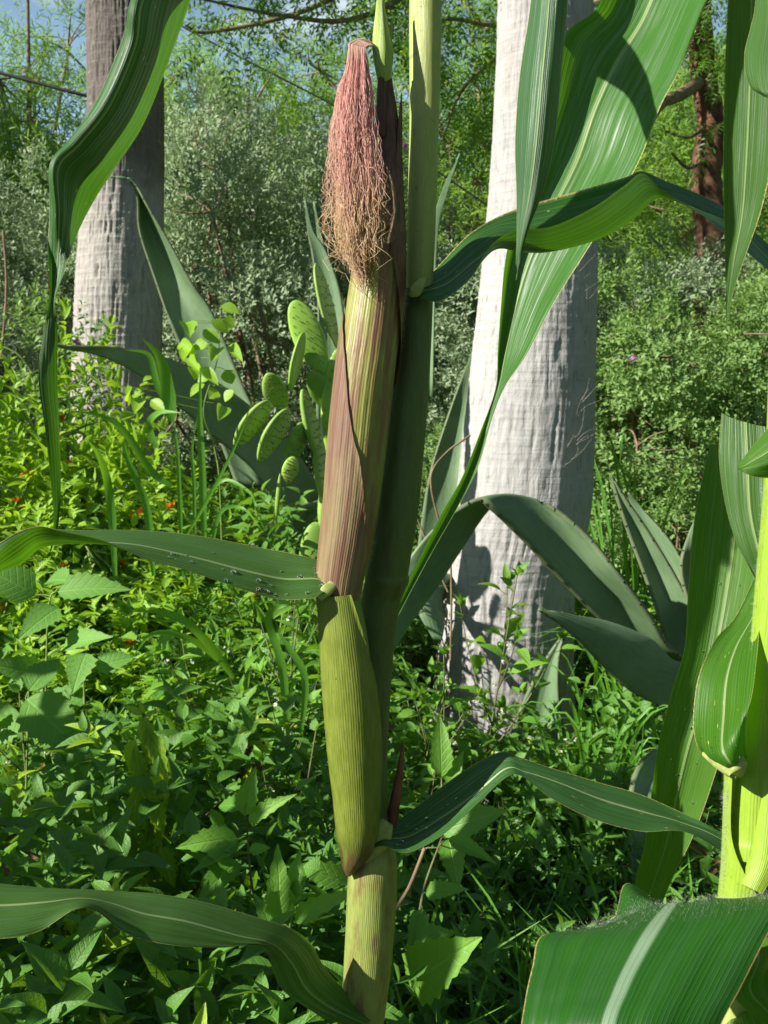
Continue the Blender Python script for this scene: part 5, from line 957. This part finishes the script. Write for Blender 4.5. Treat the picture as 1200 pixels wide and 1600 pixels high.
cleaf(c2, [[(1160, 1460, .80), (1180, 1455, .80), (1230, 1440, .80)], [(1150, 1510, .78), (1185, 1500, .77), (1240, 1470, .77)], [(1142, 1550, .76), (1172, 1545, .75), (1225, 1510, .75)], [(1180, 1590, .75), (1200, 1580, .74), (1230, 1560, .74)], [(1260, 1640, .74), (1262, 1641, .74), (1264, 1640, .74)]], 'leaf_young', rip=.0004, seed=15)
cleaf(c2, [[(1150, 1600, .84), (1160, 1590, .84), (1180, 1560, .84)], [(1110, 1640, .80), (1140, 1600, .78), (1200, 1575, .78)], [(1120, 1700, .76), (1160, 1680, .75), (1220, 1650, .75)], [(1150, 1850, .76), (1170, 1850, .75), (1200, 1850, .75)]], 'leaf_young', rip=.0004, seed=16)
r = np.random.default_rng(15); g = MB(); i0, i1 = 40, 70
m_ = V[i0:i1].reshape(-1, 3); nn = N[i0:i1].reshape(-1, 3); nn = np.where((nn@np.array([0, 0, 1.]))[:, None] < 0, -nn, nn); hairs(g, r, m_, nn, 2600, .0018, .000035, jit=.0018)
p = line_h((1142, 1215, .795), (1136, 1400, .795), 60); hairs(g, r, p, np.broadcast_to(norm(np.array([-1, -.2, .1])), p.shape), 900, .006, .00005)
p = line_h((1196, 760, .795), (1176, 1010, .795), 60); hairs(g, r, p, np.broadcast_to(norm(np.array([-1, -.2, .1])), p.shape), 200, .004, .00005)
tag(g.build('hairs', M['fuzz'], c2), kind='stuff')

# four unseen corn plants added outside the left edge to shade the weeds
def shade_corn(x, y, label, seed, H=2.0):
    r = np.random.default_rng(seed); root = empty('corn_plant', (x, y, 0), label, 'corn plant', 'corn plants'); b = np.array([x, y, 0.])
    g = MB(); c = cr([b, b+[.01, 0, H*.5], b+[.0, .02, H]], 14); tube(g, c, np.linspace(.016, .007, len(c)), 14); g.build('stalk', M['stalk'], root)
    for k in range(10):
        z = .25+k*(H-.35)/10; a = (k % 2)*pi+.5*r.normal()+.9; o = np.array([math.cos(a), math.sin(a), 0]); up = np.array([0, 0, 1.]); p0 = b+up*z
        ln = .36+.10*r.random(); pts = [p0, p0+o*ln*.25+up*ln*.5, p0+o*ln*.65+up*ln*.62, p0+o*ln*1.0+up*ln*.25, p0+o*ln*1.15-up*ln*.35]
        l = MB(); ribbon(l, pts, .085, norm(up+o*.3), 10, -.12, .5); l.uv[-1][:, 0] = np.tile([0., .5, 1.], len(l.uv[-1])//3); l.build('leaf', M['leaf'], root)
shade_corn(-1.18, 1.12, 'unseen corn plant added past the left edge for shade, nearest of four', 1, 1.9)
shade_corn(-1.42, 1.42, 'unseen corn plant added past the left edge for shade, second nearest of four', 2, 2.0)
shade_corn(-1.20, 1.62, 'unseen corn plant added past the left edge for shade, third nearest of four', 3, 1.9)
shade_corn(-1.62, 1.82, 'unseen corn plant added past the left edge for shade, farthest of four', 4, 2.1)
